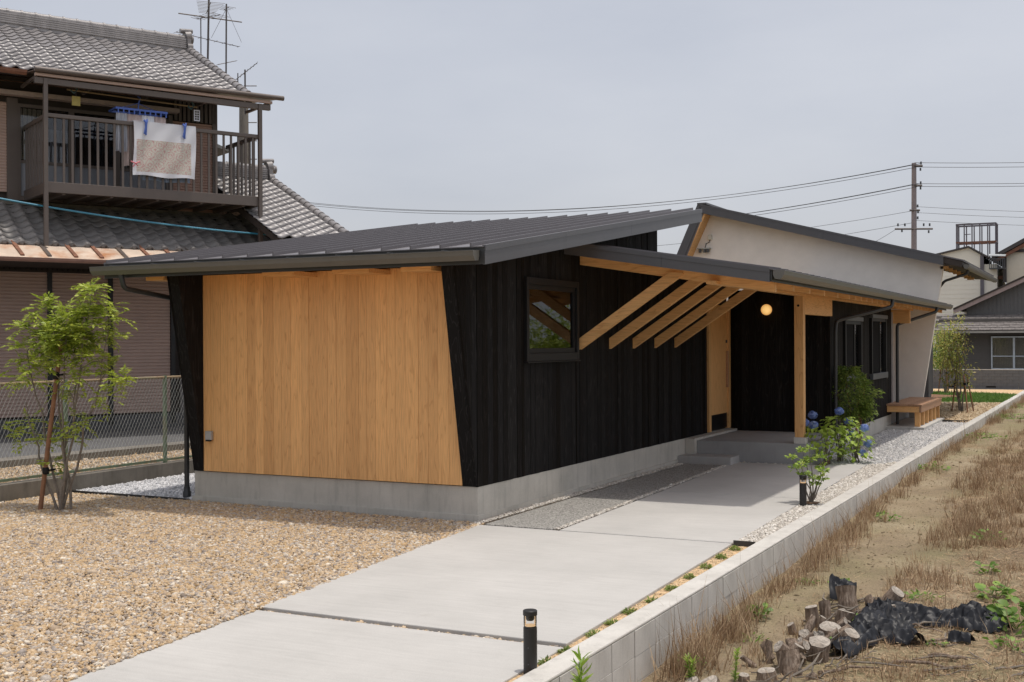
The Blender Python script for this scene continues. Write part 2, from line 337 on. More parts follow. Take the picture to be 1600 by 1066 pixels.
#SETTING
# ------------------------------------------------------------------ the ground
def soilmat():
    m,t,b=newmat('field_soil'); b.inputs['Roughness'].default_value=.95
    v=coords(t); n=nd(t,'ShaderNodeTexNoise',Scale=.9,Detail=9,Roughness=.65); t.links.new(v,n.inputs[0])
    r=ramp(t,[(.30,(.19,.14,.09)),(.5,(.31,.24,.15)),(.7,(.42,.345,.235))]); t.links.new(n.outputs[0],r.inputs[0])
    n2=nd(t,'ShaderNodeTexNoise',Scale=.7,Detail=6,Roughness=.7); v2=coords(t,(1,.6,1)); t.links.new(v2,n2.inputs[0]); r2=ramp(t,[(.45,(0,0,0)),(.62,(1,1,1))]); t.links.new(n2.outputs[0],r2.inputs[0])
    col=rgbmix(t,'MIX',val(t,'MULTIPLY',r2.outputs[0],.5),r.outputs[0],(.225,.215,.09))
    n3=nd(t,'ShaderNodeTexNoise',Scale=45,Detail=5,Roughness=.8); t.links.new(v,n3.inputs[0]); r3=ramp(t,[(.3,(.6,.6,.6)),(.7,(1.3,1.3,1.3))]); t.links.new(n3.outputs[0],r3.inputs[0])
    t.links.new(rgbmix(t,'MULTIPLY',1,col,r3.outputs[0]),b.inputs['Base Color']); bump(t,b,n3.outputs[0],.9,.02); return m
SOIL=soilmat()
GRASSG=plain('distant_grass_ground',(.12,.14,.06),rough=.95,var=.4,scale=.8)
def gravelbase(name,c,sc=45):
    return plain(name,c,rough=.9,var=.35,scale=sc,bmp=1,bscale=sc*2)
TANB=gravelbase('tan_gravel_bed',(.36,.26,.15)); GREYBED=gravelbase('grey_gravel_bed',(.36,.35,.34)); WHBED=gravelbase('white_gravel_bed',(.45,.45,.47))
n=48; big=[(2500*math.cos(2*math.pi*k/n),2500*math.sin(2*math.pi*k/n)) for k in range(n)]
sheet('ground',big,-.62,GRASSG)
# curb line: inner face x = CX(y)
def CX(y): return 2.880+.004*y
def fz(x,y):
    p=Vector((x*.8,y*.8,0)); h=mnoise.noise(p)*.035+mnoise.noise(p*4)*.014
    s=min(1,max(0,(y+4)/12)); s=s*s*(3-2*s)
    return -.335+h+.165*s+.05*max(0,min(1,(x-4.4)/1.5))
gx=np.arange(2.95,9.0,.09); gy=np.concatenate([np.arange(-9.5,6,.09),np.arange(6,35.0,.3)])
X,Y=np.meshgrid(gx,gy,indexing='ij'); Z=np.vectorize(fz)(X,Y)
nx,ny=X.shape; idx=np.arange(nx*ny).reshape(nx,ny); F=np.stack([idx[:-1,:-1],idx[1:,:-1],idx[1:,1:],idx[:-1,1:]],-1).reshape(-1,4)
fo=npmesh('field',np.stack([X,Y,Z],-1).reshape(-1,3),F.reshape(-1),np.arange(len(F))*4,None,SOIL,None,(6,10,-.4),smooth=True); struct(fo)
sheet('field_margin',[(9.0,-25),(60,-25),(60,35),(9.0,35)],-.45,SOIL)
sheet('field_edge',[(2.95,-25),(9.0,-25),(9.0,-9.4),(2.95,-9.4)],-.42,SOIL)
# house lot (solid fill behind the curb)
lot=[(-5.45,-25),(2.80,-25),(2.95,34.6),(-5.45,34.6)]
o=sheet('lot_ground',lot,-.05,TANB,th=.5)
nlot=[(-60,-25),(-5.62,-25),(-5.62,60),(-60,60)]
o=sheet('neighbour_ground',nlot,.17,TANB,th=.7)
sheet('rear_ground',[(-5.4,35.0),(60,35.0),(60,120),(-5.4,120)],-.1,GREYBED)
# neighbour gravel, drain kerb, asphalt
ASPH=plain('asphalt',(.115,.115,.118),rough=.9,var=.12,scale=2,bmp=.6,bscale=120)
struct(MB().prism([(-8.75,-8,.17),(-8.2,-8,.17),(-6.3,8,.17),(-6.6,8,.17)],(0,0,.10)).build('drain_kerb',OLDC))
sheet('asphalt_yard',[(-26,-8),(-8.75,-8),(-6.6,8),(-6.6,10),(-26,10)],.20,ASPH)

# tan gravel in front of the house
GP=[(-5.58,-1.9),(-4.2,-3.2),(-2.2,-4.9),(.1,-7.4),(.825,-7.4),(.515,-4.02),(.14,-.10),(-3.68,-.02),(-3.9,-.05),(-5.58,-.10)]
sheet('gravel_bed',[(-5.58,-9),(.90,-9),(.47,-4.02),(.10,-.06),(-3.68,.0),(-5.58,-.06)],-.03,TANB)
stones('tan_gravel','tan and ochre crushed gravel spread before the timber wall','gravel',GP,5300,.0215,TANST,z=-.008)
WP=[(-5.58,.02),(-3.7,.02),(-3.7,4),(-5.58,4)]
sheet('white_gravel_bed',WP,-.01,WHBED)
stones('white_gravel','white crushed gravel in the side yard by the chain-link fence','gravel',WP,2600,.028,WHST,z=0,lod=0)
e=MB(); e.box(-5.58,-3.72,-.045,-.03,-.03,.02); e.build('gravel_edging',FDARK,cat='edging',label='thin dark metal edging between tan and white gravel at left')
# neighbour's gravel behind the fence
NP=[(-5.72,-3.5),(-5.72,6),(-6.5,7),(-8.0,-2.5)]
stones('neighbour_gravel','tan gravel strip beyond the chain-link fence','gravel',NP,1900,.030,TANST,z=.17,lod=0)

# ------------------------------------------------------------------ driveway
def SL(y): return .492-(y+4.02)*.0955      # slanting left edge
t=thing('driveway','pale broomed concrete driveway in large slabs beside the black house','driveway',(1.7,-1,0))
def slab(pts,th=.10,mat=SLAB,name='slab'): 
    return MB().prism([(x,y,-th) for x,y in pts],(0,0,th)).build(name,mat,t,bev=.006)
sl0=MB().prism([(x,y,-.14) for x,y in [(.492+.2865,-7.02),(2.79,-7.02),(2.785,-4.075),(SL(-4.075),-4.075)]],(0,0,.130)).build('slab',SLAB,t,bev=.006)
slab([(SL(-4.02),-4.02),(2.78,-4.02),(2.68,-.222),(.125,-.222),(.135,-.14)][:4])
slab([(.99,-.185),(2.685,-.185),(2.61,2.982),(.885,2.982)])
slab([(.885,3.003),(2.61,3.003),(2.55,7.02),(2.05,7.02),(2.05,6.6),(.74,6.6)])
# exposed-aggregate patch
AGG=plain('exposed_aggregate',(.30,.29,.27),rough=.9,var=.95,scale=70,bmp=1,bscale=130)
slab([(.17,-.16),(.92,-.16),(.70,6.12),(.14,6.12)],mat=AGG,name='aggregate_slab')
# pebble rows beside the aggregate
st1=np.array([(nr.uniform(.03,.13),y) for y in np.arange(-.18,6.1,.003)]); st2=np.array([(.955-.0355*(y+.18)+nr.uniform(-.03,.03),y) for y in np.arange(-.16,6.1,.004)]); st3=np.array([(x,6.62-.02+nr.uniform(-.03,.02)) for x in np.arange(.82,2.0,.012)])
stones('pebble_rows','rows of small pale pebbles bordering the dark aggregate strip','pebbles',[(0,0),(.01,0),(0,.01)],1,.017,WARMST,z=0,extra=np.concatenate([st1,st2,st3]))
# pebbles lying in the joint between the slabs
jp=np.array([(x,-4.045+nr.uniform(-.02,.02)) for x in nr.uniform(.5,2.78,330)])
stones('joint_gravel','tan pebbles lying in the open joint between driveway slabs','pebbles',[(0,0),(.01,0),(0,.01)],1,.020,TANST,z=-.030,extra=jp)
jp=np.array([(x,-.20+nr.uniform(-.012,.012)) for x in nr.uniform(.14,2.66,260)])
stones('joint_gravel','small grey pebbles in the joint at the driveway start of the porch','pebbles',[(0,0),(.01,0),(0,.01)],1,.016,GREYST,z=-.03,extra=jp)
# planting strip of tan soil on the driveway edge
SAND=plain('tan_soil',(.60,.42,.24),rough=.95,var=.3,scale=14,bmp=1,bscale=80)
PSTRIP=[(2.78,-8),(2.895,-8),(2.90,-.22),(2.68,-.22),(2.775,-4.02)]
sheet('planting_strip',PSTRIP,-.022,SAND)
stones('soil_crumbs','tan soil crumbs in the narrow planting strip along the curb','soil',PSTRIP,3200,.012,MULCH,z=-.024,lod=0)
MB().add([(2.69,-.215,-.05),(2.885,-.215,-.05),(2.885,-.215,.025),(2.69,-.215,.025)],[(0,1,2,3)]).box(2.69,2.885,-.213,-.20,-.05,.025).build('bed_divider',FDARK,cat='edging',label='short dark divider between soil strip and pale gravel by the curb')
# pale gravel strip beside the curb
GS=[(2.70,-.19),(2.875,-.19),(2.96,14),(2.97,16.6),(1.7,16.9),(1.7,8.6),(2.04,7.05),(2.56,7.05)]
sheet('gravel_strip',GS,-.015,GREYBED)
stones('pale_gravel','pale crushed stone strip between driveway and curb','gravel',[(2.68,-.19),(2.875,-.19),(2.93,7.6),(2.56,7.05)],5200,.020,WARMST,z=-.01)
stones('grey_gravel','light grey crushed stone along the far end of the house','gravel',[(2.05,7.0),(2.56,7.05),(2.93,7.6),(2.965,16.6),(2.36,16.8),(1.72,14.1),(1.70,8.6)],2600,.025,GREYST,z=-.01,lod=0)
stones('tan_chippings','tan wood chippings round the staked tree near the lawn','chippings',[(1.7,17.3),(2.97,16.7),(3.0,25.3),(-.2,24.9),(-.2,18)],650,.045,MULCH,z=-.01,lod=0)
sheet('chipping_bed',[(1.0,17.2),(2.97,16.7),(3.0,25.3),(-2,24.9),(-2,17.6)],-.01,plain('chip_bed',(.40,.29,.17),rough=.95,var=.3,scale=30))
MB().box(2.2,2.96,16.88,16.90,-.03,.03).build('gravel_edging',FDARK,cat='edging',label='thin dark edging between grey stone and tan chippings')
sheet('lawn',[(-2,25.0),(3.0,25.4),(3.04,30.6),(1.6,31.6),(-2,32.0)],.0,plain('lawn_ground',(.10,.17,.035),rough=.95,var=.25,scale=3))
sheet('bare_soil_path',[(-2,32.0),(1.6,31.6),(3.04,30.6),(3.05,34.5),(-2,34.5)],.004,SAND)
sheet('mulch_patch',[(-.3,27.2),(.9,26.9),(1.6,28.0),(1.5,29.2),(.6,29.8),(-.3,29.3)],.012,plain('bark_mulch',(.20,.10,.055),rough=.95,var=.4,scale=20,bmp=1,bscale=60))
q=scatter([(-1,25.1),(3.0,25.4),(3.04,30.6),(1.6,31.6),(-1,32)],900); q=q[~inpoly(q,[(-.3,27.2),(.9,26.9),(1.6,28.0),(1.5,29.2),(.6,29.8),(-.3,29.3)])]; N=len(q)
BL_V=np.array([(0,-.5,0),(0,.5,0),(.15,.35,.55),(.15,-.35,.55),(.5,0,1.0)]); BL_T=[(0,1,2),(0,2,3),(3,2,4)]
def blades(name,pts,h,wd,lean,mat,label,cat,kind='stuff',parent=None):
    N=len(pts); hh=h*np.exp(nr.normal(0,.35,N)); sc=np.stack([hh*nr.uniform(.1,1,N)*lean,np.full(N,wd)*nr.uniform(.6,1.4,N),hh],1)
    o=template_mesh(name,BL_V,BL_T,pts,rotz_tilt(N,.28*min(1,lean)),sc,mat,parent,(float(pts[:,0].mean()),float(pts[:,1].mean()),float(pts[:,2].min())))
    return tag(o,label,cat,None,kind)
blades('lawn_grass',np.column_stack([q,np.zeros(N)]),.05,.012,1,LAWN,'short green lawn grass behind the bench','grass')

# ------------------------------------------------------------------ block curb
t=thing('block_curb','long low concrete block curb between the lot and the weedy field','curb',(3.0,10,-.42))
cs=None; L=.372
blk=MB().box(-.078,.072,-L/2+.003,L/2-.003,-.080,.080); first=None
rows=[(-.086,0),(-.249,.5),(-.412,0),(-.575,0)]
k=0; y=-8.2
while y<34.6:
    for ri,(zc,off) in enumerate(rows):
        yy=y+off*L*0; x=CX(yy)+.09
        c=Vector((x+nr.uniform(-.0015,.0015),yy,zc))
        if first is None:
            first=blk.build('block',CURB,t,bev=.003); first.location=c-POS[t]; POS[first]=c
        else: inst(first,'block',c,t)
    y+=L
cap=MB(); cap.prism([(CX(-8.4)+.001,-8.4,-.0045),(CX(-8.4)+.163,-8.4,-.0045),(CX(34.6)+.163,34.6,-.0045),(CX(34.6)+.001,34.6,-.0045)],(0,0,.02)); cap.build('coping',CURB,t,bev=.008)
core=MB().prism([(CX(-8.4)+.03,-8.4,-.55),(CX(-8.4)+.138,-8.4,-.55),(CX(34.6)+.138,34.6,-.55),(CX(34.6)+.03,34.6,-.55)],(0,0,.540)); core.build('mortar_core',OLDC,t)

# ------------------------------------------------------------------ left curb and chain-link fence
t=thing('concrete_curb','old stained concrete curb under the chain-link fence','curb',(-5.66,0,0))
MB().box(-5.76,-5.60,-9,9,-.2,.19).build('curb_body',OLDC,t,bev=.008)
GREEN=plain('green_paint_rusty',(.20,.27,.18),rough=.6,var=.15,scale=6,stain=((.26,.12,.06),5,.8))
RAIL=plain('rusty_rail',(.30,.22,.13),rough=.7,var=.25,scale=5,stain=((.22,.25,.18),1.3,.6))
WIRE=plain('galvanised_wire',(.42,.42,.38),rough=.45,metal=.5)
t=thing('chain_link_fence','rusty green chain-link fence on the concrete curb at left','fence',(-5.66,0,.19))
p0=None
for y in np.arange(-5.14,9,1.70):
    b=MB().box(-5.685,-5.645,y-.02,y+.02,.17,1.36)
    if p0 is None: p0=b.build('post',GREEN,t)
    else: inst(p0,'post',(-5.665,y,.765),t)
MB().tube((-5.665,-6,1.335),(-5.665,9,1.335),.019,8).build('top_rail',RAIL,t,smooth=True)
MB().box(-5.68,-5.65,-6,9,.215,.245).build('bottom_rail',GREEN,t)
m=MB(); pit=.058; zz=np.arange(.25,1.33,pit/2*1.0)
for j,y in enumerate(np.arange(-4.5,6.5,pit)):
    m.tube((-5.629,y-.3,.25),(-5.629,y+.3,1.33),.0019,3); m.tube((-5.634,y+.3,.25),(-5.634,y-.3,1.33),.0019,3)
tag(m.build('wire_mesh',WIRE,t),kind='stuff')

# ------------------------------------------------------------------ far block wall
t=thing('block_wall','long dark grey block wall across the far end of the lot','wall',(6,34.8,0))
f0=None; bl=.40; bh=.1125
for r_ in range(6):
    for c_ in range(-4,26):
        c=Vector((c_*bl+(.2 if r_%2 else 0),34.87,.06+bh*r_+.0))
        if f0 is None:
            f0=MB().box(-bl/2+.004,bl/2-.004,-.06,.06,-bh/2+.004,bh/2-.004).build('block',GREYB,t); f0.location=c-POS[t]; POS[f0]=c
        else: inst(f0,'block',c+Vector((0,nr.uniform(-.004,.004),0)),t)
MB().box(-2,10.4,34.83,34.91,-.1,.68).build('mortar_core',OLDC,t)
MB().box(-2,10.4,34.80,34.94,.683,.705).build('coping',CURB,t)
MB().box(-2,10.4,34.77,34.98,-.12,.005).build('footing',CURB,t)
for x in (1.9,.5):
    MB().box(x-.16,x+.16,34.80,34.812,.06,.11).build('vent',FRAME,t)

# ================================================================== BLACK HOUSE
H=thing('black_timber_house','single-storey charred-timber house with grey metal roof and tan cedar panel','house',(-1.8,3,0))
def zr(y): return 2.69+.148*(y+.7)        # main roof top surface
# foundation
b=MB(); b.box(-3.68,-.0,.012,.13,-.12,.335); b.box(-.13,-.0,.13,8.9,-.12,.335); b.box(-3.68,-3.55,.13,8.9,-.12,.335)
b.build('foundation',FOUND,H,bev=.004)
b=MB(); b.box(-3.70,.02,-.008,.012,-.12,.052); b.box(.0,.02,.012,6.15,-.12,.05); b.build('footing_lip',FOUND,H)
b=MB(); b.box(-3.5,-.13,.14,5.24,.30,.34); b.build('room_floor',DARKIN,H)
# front: tan cedar boards, each a part
xs=-3.52; k=0
while xs<-.19:
    wd=[.105,.135,.105,.12,.15,.105][k%6]*nr.uniform(.9,1.12); x1=min(xs+wd,-.165)
    if -.165-x1<.05: x1=-.165
    d=nr.uniform(0,.003)
    MB().box(xs+.0012,x1-.0012,-.016-d,.010,.345,2.56).build('board',W['z'],H); xs=x1; k+=1
    if x1>=-.165: break
# charred fins at both ends of the front (leaning forward under the eave)
LEAN=.42
def fin(x0,x1,name='fin'):
    ysb=0.0; b=MB(); b.prism([(x0,.01,.34),(x0,-.004,.34),(x0,-LEAN,2.55),(x0,.01,2.57)],(x1-x0,0,0)); return b.build(name,BK,H)
fin(-3.655,-3.52); fin(-.165,-.028)
# charred side boards
def cbx(x,y0,y1,zb,zt,th=.022,name='charred_board'):
    d=nr.uniform(0,.009)
    return MB().prism([(x-th,y0+.0015,zb),(x-th,y1-.0015,zb),(x-th,y1-.0015,zt[1]),(x-th,y0+.0015,zt[0])],(th+d,0,0)).build(name,BK,H)
# leaning front pieces, sloping lower edge
for (ya,yb) in ((-.105,0),(-.21,-.105),(-.315,-.21),(-LEAN,-.315)):
    za=.34+(-ya)/LEAN*2.2; zb_=.34+(-yb)/LEAN*2.2
    for x,th in ((-.0,.026),(-3.66,.02)):
        MB().prism([(x-th,ya+.001,min(za,2.52)),(x-th,yb-.001,zb_),(x-th,yb-.001,zr(yb)-.16),(x-th,ya+.001,zr(ya)-.16)],(th,0,0)).build('charred_board',BK,H)
WIN=(1.07,2.486,1.573,2.495)
y=0
while y<5.34:
    y1=min(y+.112,5.345); zt=(zr(y)-.155,zr(y1)-.155)
    if y1>WIN[0] and y<WIN[1]:
        if y<WIN[0]-.01: cbx(0,y,WIN[0],.335,(zt[0],zt[1]))
        elif y1>WIN[1]+.01: cbx(0,WIN[1],y1,.335,zt)
        ya,yb=max(y,WIN[0]),min(y1,WIN[1])
        cbx(0,ya,yb,.335,(WIN[2],WIN[2])); cbx(0,ya,yb,WIN[3],zt)
    else: cbx(0,y,y1,.335,zt)
    y=y1
while y<7.58:
    y1=min(y+.112,7.59); cbx(0,y,y1,.3352,(2.80,2.80)); y=y1
b=MB(); b.box(-.14,-.024,5.345,7.59,.335,2.8); b.box(-3.66,-3.55,.03,5.3,.335,2.5);b.build('wall_backing',SOFF,H)
b=MB(); b.box(-3.66,-2.25,5.25,5.34,.3,3.4); b.box(-1.30,-.03,5.25,5.34,.3,3.4); b.box(-2.25,-1.30,5.25,5.34,.3,1.45); b.box(-2.25,-1.30,5.25,5.34,2.35,3.4); b.prism([(-3.66,.03,.34),(-3.66,5.3,.34),(-3.66,5.3,zr(5.3)-.16),(-3.66,.03,zr(0)-.16)],(.05,0,0)); b.build('rear_wall',BK,H)
b=MB(); b.prism([(-.12,.05,2.5),(-.12,5.32,2.5),(-.12,5.32,zr(5.3)-.17),(-.12,.05,zr(0)-.17)],(.09,0,0)); b.build('gable_backing',SOFF,H)
# long-wall window
BROWNB0=wood('ceiling_timber','y',(.30,.16,.08),(.22,.11,.05),(.10,.05,.03))
y0,y1,z0,z1=WIN
f=MB(); fw_=.06
f.box(-.05,.045,y0,y0+fw_,z0,z1); f.box(-.05,.045,y1-fw_,y1,z0,z1); f.box(-.05,.045,y0+fw_,y1-fw_,z1-.07,z1); f.box(-.05,.045,y0+fw_,y1-fw_,z0,z0+.09); f.box(-.05,.06,y0-.01,y1+.01,z0-.015,z0-.001)
wf=f.build('window',FRAME,H,bev=.004)
s_=MB(); a,b_,c,d=y0+fw_,y1-fw_,z0+.09,z1-.07
s_.box(-.03,.02,a,a+.05,c,d); s_.box(-.03,.02,b_-.05,b_,c,d); s_.box(-.03,.02,a+.05,b_-.05,d-.055,d); s_.box(-.03,.02,a+.05,b_-.05,c,c+.055); s_.build('sash',FRAME,wf,bev=.003)
MB().box(-.008,-.002,a+.05,b_-.05,c+.055,d-.055).build('pane',GLASS,wf)
MB().box(-3.5,-.13,.16,5.2,2.62,2.66).build('room_ceiling',BROWNB0,wf); MB().box(-2.35,-1.2,5.20,5.24,1.36,2.44).build('garden_opening',GLASS,wf) if False else None
m=MB(); n_=14
vs=[];fs=[]
for i in range(n_*2+1):
    yy=b_-.33+.27*i/(n_*2); xx=-.05+.012*(1 if i%2 else -1); vs+= [(xx,yy,c),(xx,yy,d)]
for i in range(n_*2): fs.append((2*i,2*i+2,2*i+3,2*i+1))
m.add(vs,fs).build('curtain',CURT,wf)
BROWNB=wood('interior_timber','y',(.20,.105,.055),(.15,.075,.04),(.08,.04,.02))
m=MB(); m.prism([(-.4,a-.2,d+.05),(-.4,a-.2,d-.12),(-.4,b_+.4,c+.05),(-.4,b_+.4,c+.22)],(-.1,0,0)); m.build('stair_timber',BROWNB,wf)

# ---- main roof: standing seam panels
RT=MB(); RX0,RX1=-4.33,.47; RY0,RY1=-.70,5.90
RT.prism([(RX0+.02,RY0+.02,zr(RY0)-.135),(RX0+.02,RY1-.02,zr(RY1)-.135),(RX0+.02,RY1-.02,zr(RY1)-.012),(RX0+.02,RY0+.02,zr(RY0)-.012)],(RX1-RX0-.04,0,0))
rf=RT.build('roof',SOFF,H)
seams=[.332-.3295*i for i in range(15)]
edges=sorted([RX1-.004]+seams+[RX0+.004])
for i in range(len(edges)-1):
    a,b_=edges[i],edges[i+1]
    if b_-a<.03: continue
    m=MB(); t0=.010
    m.prism([(a+.0015,RY0-.02,zr(RY0-.02)-t0),(a+.0015,RY1+.01,zr(RY1+.01)-t0),(a+.0015,RY1+.01,zr(RY1+.01)),(a+.0015,RY0-.02,zr(RY0-.02))],(b_-a-.003,0,0))
    if b_<RX1-.01: m.prism([(b_-.009,RY0-.02,zr(RY0-.02)+.0005),(b_-.009,RY1+.015,zr(RY1+.015)+.0005),(b_-.009,RY1+.015,zr(RY1+.015)+.034),(b_-.009,RY0-.02,zr(RY0-.02)+.034)],(.018,0,0))
    m.build('roof_panel',ROOF,rf)
# rake fascia (two lapped depths) and eave/high fascia
def slopebox(m,x0,x1,ya,yb,top,bot,zf): m.prism([(x0,ya,zf(ya)-bot),(x0,yb,zf(yb)-bot),(x0,yb,zf(yb)-top),(x0,ya,zf(ya)-top)],(x1-x0,0,0))
for x0,x1 in ((RX1-.018,RX1+.004),(RX0-.004,RX0+.018)):
    ys=[RY0-.0,1.15,3.1,4.85,RY1]
    for i in range(4):
        m=MB(); slopebox(m,x0,x1,ys[i]+.001,ys[i+1]-.001,.045,.175,zr); slopebox(m,x0-.006,x1+.008,ys[i]+.001,ys[i+1]-.001,-.008,.047,zr); m.build('fascia',FASC,rf)
MB().box(RX0,RX1,RY0,RY0+.02,zr(RY0)-.17,zr(RY0)-.012).build('eave_fascia',FDARK,rf)
MB().box(RX0,RX1,RY1-.02,RY1+.002,zr(RY1)-.17,zr(RY1)-.012).build('ridge_fascia',FASC,rf)
# soffit and rafter tails
SOFT=W['x']
for xa,xb in ((-3.98,-3.72),(-2.35,-1.93),(-1.45,-1.0),(-.62,-.27)):
    MB().box(xa,xb,-.43,.0,2.497,2.545).build('rafter_tail',WG['x'],H,bev=.003)
MB().prism([(RX0+.05,RY0+.03,zr(RY0)-.150),(RX0+.05,RY1-.05,zr(RY1)-.150),(RX0+.05,RY1-.05,zr(RY1)-.138),(RX0+.05,RY0+.03,zr(RY0)-.138)],(RX1-RX0-.1,0,0)).build('soffit',W['x'],H)
# eave gutter with lip, brackets
def gutter(name,p0,p1,outdir,parent,r=.052,mat=GUT):
    p0=Vector(p0);p1=Vector(p1);o_=Vector(outdir); prof=[(-r,r*.9),(-r,-.1*r),(-r*.6,-r*.85),(r*.5,-r*.95),(r*1.15,-r*.1),(r*1.3,r*.75),(r*1.45,r*.75),(r*1.45,r*.6),(r*1.34,r*.58),(r*1.22,-r*.2),(r*.55,-r*1.1),(-r*.68,-r*1.0),(-r*1.1,-.15*r),(-r*1.1,r*.9)]
    pts=[p0+o_*a+Vector((0,0,b)) for a,b in prof]; m=MB().prism(pts,p1-p0)
    for e_ in (p0,p1-(p1-p0).normalized()*.006):
        m.prism([e_+o_*a+Vector((0,0,b)) for a,b in prof[:6]],(p1-p0).normalized()*.006)
    return m.build(name,mat,parent)
g=gutter('gutter',(-4.42,-.765,2.605),(.42,-.765,2.605),(0,-1,0),H)
for i in range(8):
    x=-4.1+i*.6; MB().box(x-.012,x+.012,-.85,-.70,2.648,2.656).build('bracket',TRIM,g)
def pipe(name,pts,r,parent,mat):
    P=[Vector(p) for p in pts]; Q=[P[0]]
    for i in range(1,len(P)-1):
        a=(P[i-1]-P[i]).normalized();b=(P[i+1]-P[i]).normalized(); c=min(.05,(P[i-1]-P[i]).length*.4,(P[i+1]-P[i]).length*.4)
        for k in range(5):
            t_=k/4; Q.append((P[i]+a*c)*(1-t_)**2+P[i]*2*t_*(1-t_)+(P[i]+b*c)*t_**2)
    Q.append(P[-1]); return MB().path(Q,r,12).build(name,mat,parent,smooth=True)
dp=pipe('downpipe',[(-4.02,-.77,2.57),(-4.0,-.74,2.40),(-3.86,.10,2.28),(-3.89,.115,2.12),(-3.89,.115,.0)],.029,H,FDARK)
MB().lathe((-3.89,.115,0),[(.045,.0),(.047,.07),(.036,.085),(.036,.13),(.03,.13)],16).build('boot',FDARK,dp,smooth=True)

# ---- porch canopy
def zc(x): return 2.955-.162*x
CY0,CY1,CX1=2.14,17.42,2.44
cn=MB().prism([(-.6,CY0+.02,zc(-.6)-.12),(CX1-.02,CY0+.02,zc(CX1)-.12),(CX1-.02,CY0+.02,zc(CX1)-.012),(-.6,CY0+.02,zc(-.6)-.012)],(0,3.2-CY0,0))
cn=MB().prism([(.0,CY0+.02,zc(0)-.12),(CX1-.02,CY0+.02,zc(CX1)-.12),(CX1-.02,CY0+.02,zc(CX1)-.012),(.0,CY0+.02,zc(0)-.012)],(0,CY1-CY0-.04,0))
cn.prism([(-.9,5.36,zc(-.9)-.12),(0,5.36,zc(0)-.12),(0,5.36,zc(0)-.012),(-.9,5.36,zc(-.9)-.012)],(0,CY1-5.4,0))
canopy=cn.build('porch_canopy',W['y'],H)
y=CY0
while y<CY1-.05:
    y1=min(y+.33,CY1); x0=.001 if y1<5.5 else -.9
    m=MB(); m.prism([(x0,y+.0015,zc(x0)-.010),(CX1+.02,y+.0015,zc(CX1+.02)-.010),(CX1+.02,y+.0015,zc(CX1+.02)),(x0,y+.0015,zc(x0))],(0,y1-y-.003,0))
    if y1<CY1: m.prism([(x0,y1-.009,zc(x0)+.0005),(CX1+.02,y1-.009,zc(CX1+.02)+.0005),(CX1+.02,y1-.009,zc(CX1+.02)+.03),(x0,y1-.009,zc(x0)+.03)],(0,.018,0))
    m.build('roof_panel',ROOF,canopy); y=y1
def sbx(m,y0,y1,xa,xb,top,bot): m.prism([(xa,y0,zc(xa)-bot),(xb,y0,zc(xb)-bot),(xb,y0,zc(xb)-top),(xa,y0,zc(xa)-top)],(0,y1-y0,0))
for xa,xb in ((.002,1.2),(1.2,2.42)):
    m=MB(); sbx(m,CY0-.004,CY0+.018,xa+.001,xb-.001,.04,.145); sbx(m,CY0-.012,CY0+.024,xa+.001,xb-.001,-.008,.042); m.build('fascia',FASC,canopy)
MB().box(CX1-.022,CX1-.002,CY0+.02,CY1-.02,zc(CX1)-.135,zc(CX1)-.014).build('eave_fascia',FDARK,canopy)
# rafters, the first is the exposed face beam
BY=[2.615,3.445,4.285,5.13,5.975]
ry=[2.60]+BY[1:]+[6.8+.455*i for i in range(24)]
for y in ry:
    if y>17.3: break
    m=MB(); sbx(m,y,y+(.06 if y<6.5 else .045),.002,2.36,.121,.245 if y<2.7 else .205); m.build('rafter',WG['x'],H,bev=.002)
MB().box(1.615,1.735,2.45,17.40,2.43,zc(1.735)-.206).build('purlin',WG['y'],H,bev=.003)
# diagonal braces, each of two planks
for y in BY:
    for dy in (0,.044):
        yy=y+.07+dy if y>2.7 else y-.045+dy
        m=MB().prism([(.0,yy,1.69),(.0,yy,1.825),(1.14,yy,2.59),(1.30,yy,2.575),(1.30,yy,2.555)],(0,.034,0)); m.build('brace',WG['x'],H,bev=.002)
# post and its block
MB().box(1.605,1.735,6.66,6.79,.39,2.43).build('porch_post',WG['z'],H,bev=.004)
MB().box(1.595,1.765,6.635,6.80,.30,.39).build('post_block',CURB,H,bev=.004)
MB().box(1.615,1.725,6.79,8.72,2.17,2.43).build('tie_beam',WG['y'],H,bev=.003)
MB().tube((1.665,6.665,2.29),(1.665,6.655,2.29),.018,12).build('bolt_hole',FRAME,H)
# door
d=MB(); d.box(-.04,.045,7.595,7.70,.345,2.36); d.box(-.04,.045,8.68,8.775,.345,2.36); d.box(-.04,.045,7.70,8.68,2.26,2.36)
dr=d.build('door',WG['z'],H,bev=.003)
MB().box(-.02,.012,7.70,8.68,.60,2.26).build('door_leaf',W['z'],dr); MB().box(-.02,.004,7.70,8.68,.36,.60).build('kick_panel',FRAME,dr)
for i in range(1,9): pass
MB().box(.012,.055,8.60,8.64,1.02,1.62).build('pull_handle',DK,dr,bev=.006)
MB().box(.012,.03,8.60,8.63,1.75,1.80).build('lock',TRIM,dr)
MB().box(-.14,-.03,7.55,8.8,.335,2.8).build('door_backing',SOFF,H)
# porch floor, ledge, step
P=thing('porch_floor','raised grey concrete porch floor under the canopy','porch',(.9,7.7,0))
MB().box(.15,1.80,6.63,8.79,-.1,.30).build('floor_slab',PORCH,P,bev=.006)
MB().box(.002,.148,6.52,8.79,-.1,.333).build('ledge',FOUND,P,bev=.005)
MB().box(.0,.80,6.17,6.627,-.1,.105).build('step',concrete('step_concrete',(.44,.43,.42),(.38,.37,.36),stain=.1),P,bev=.005)
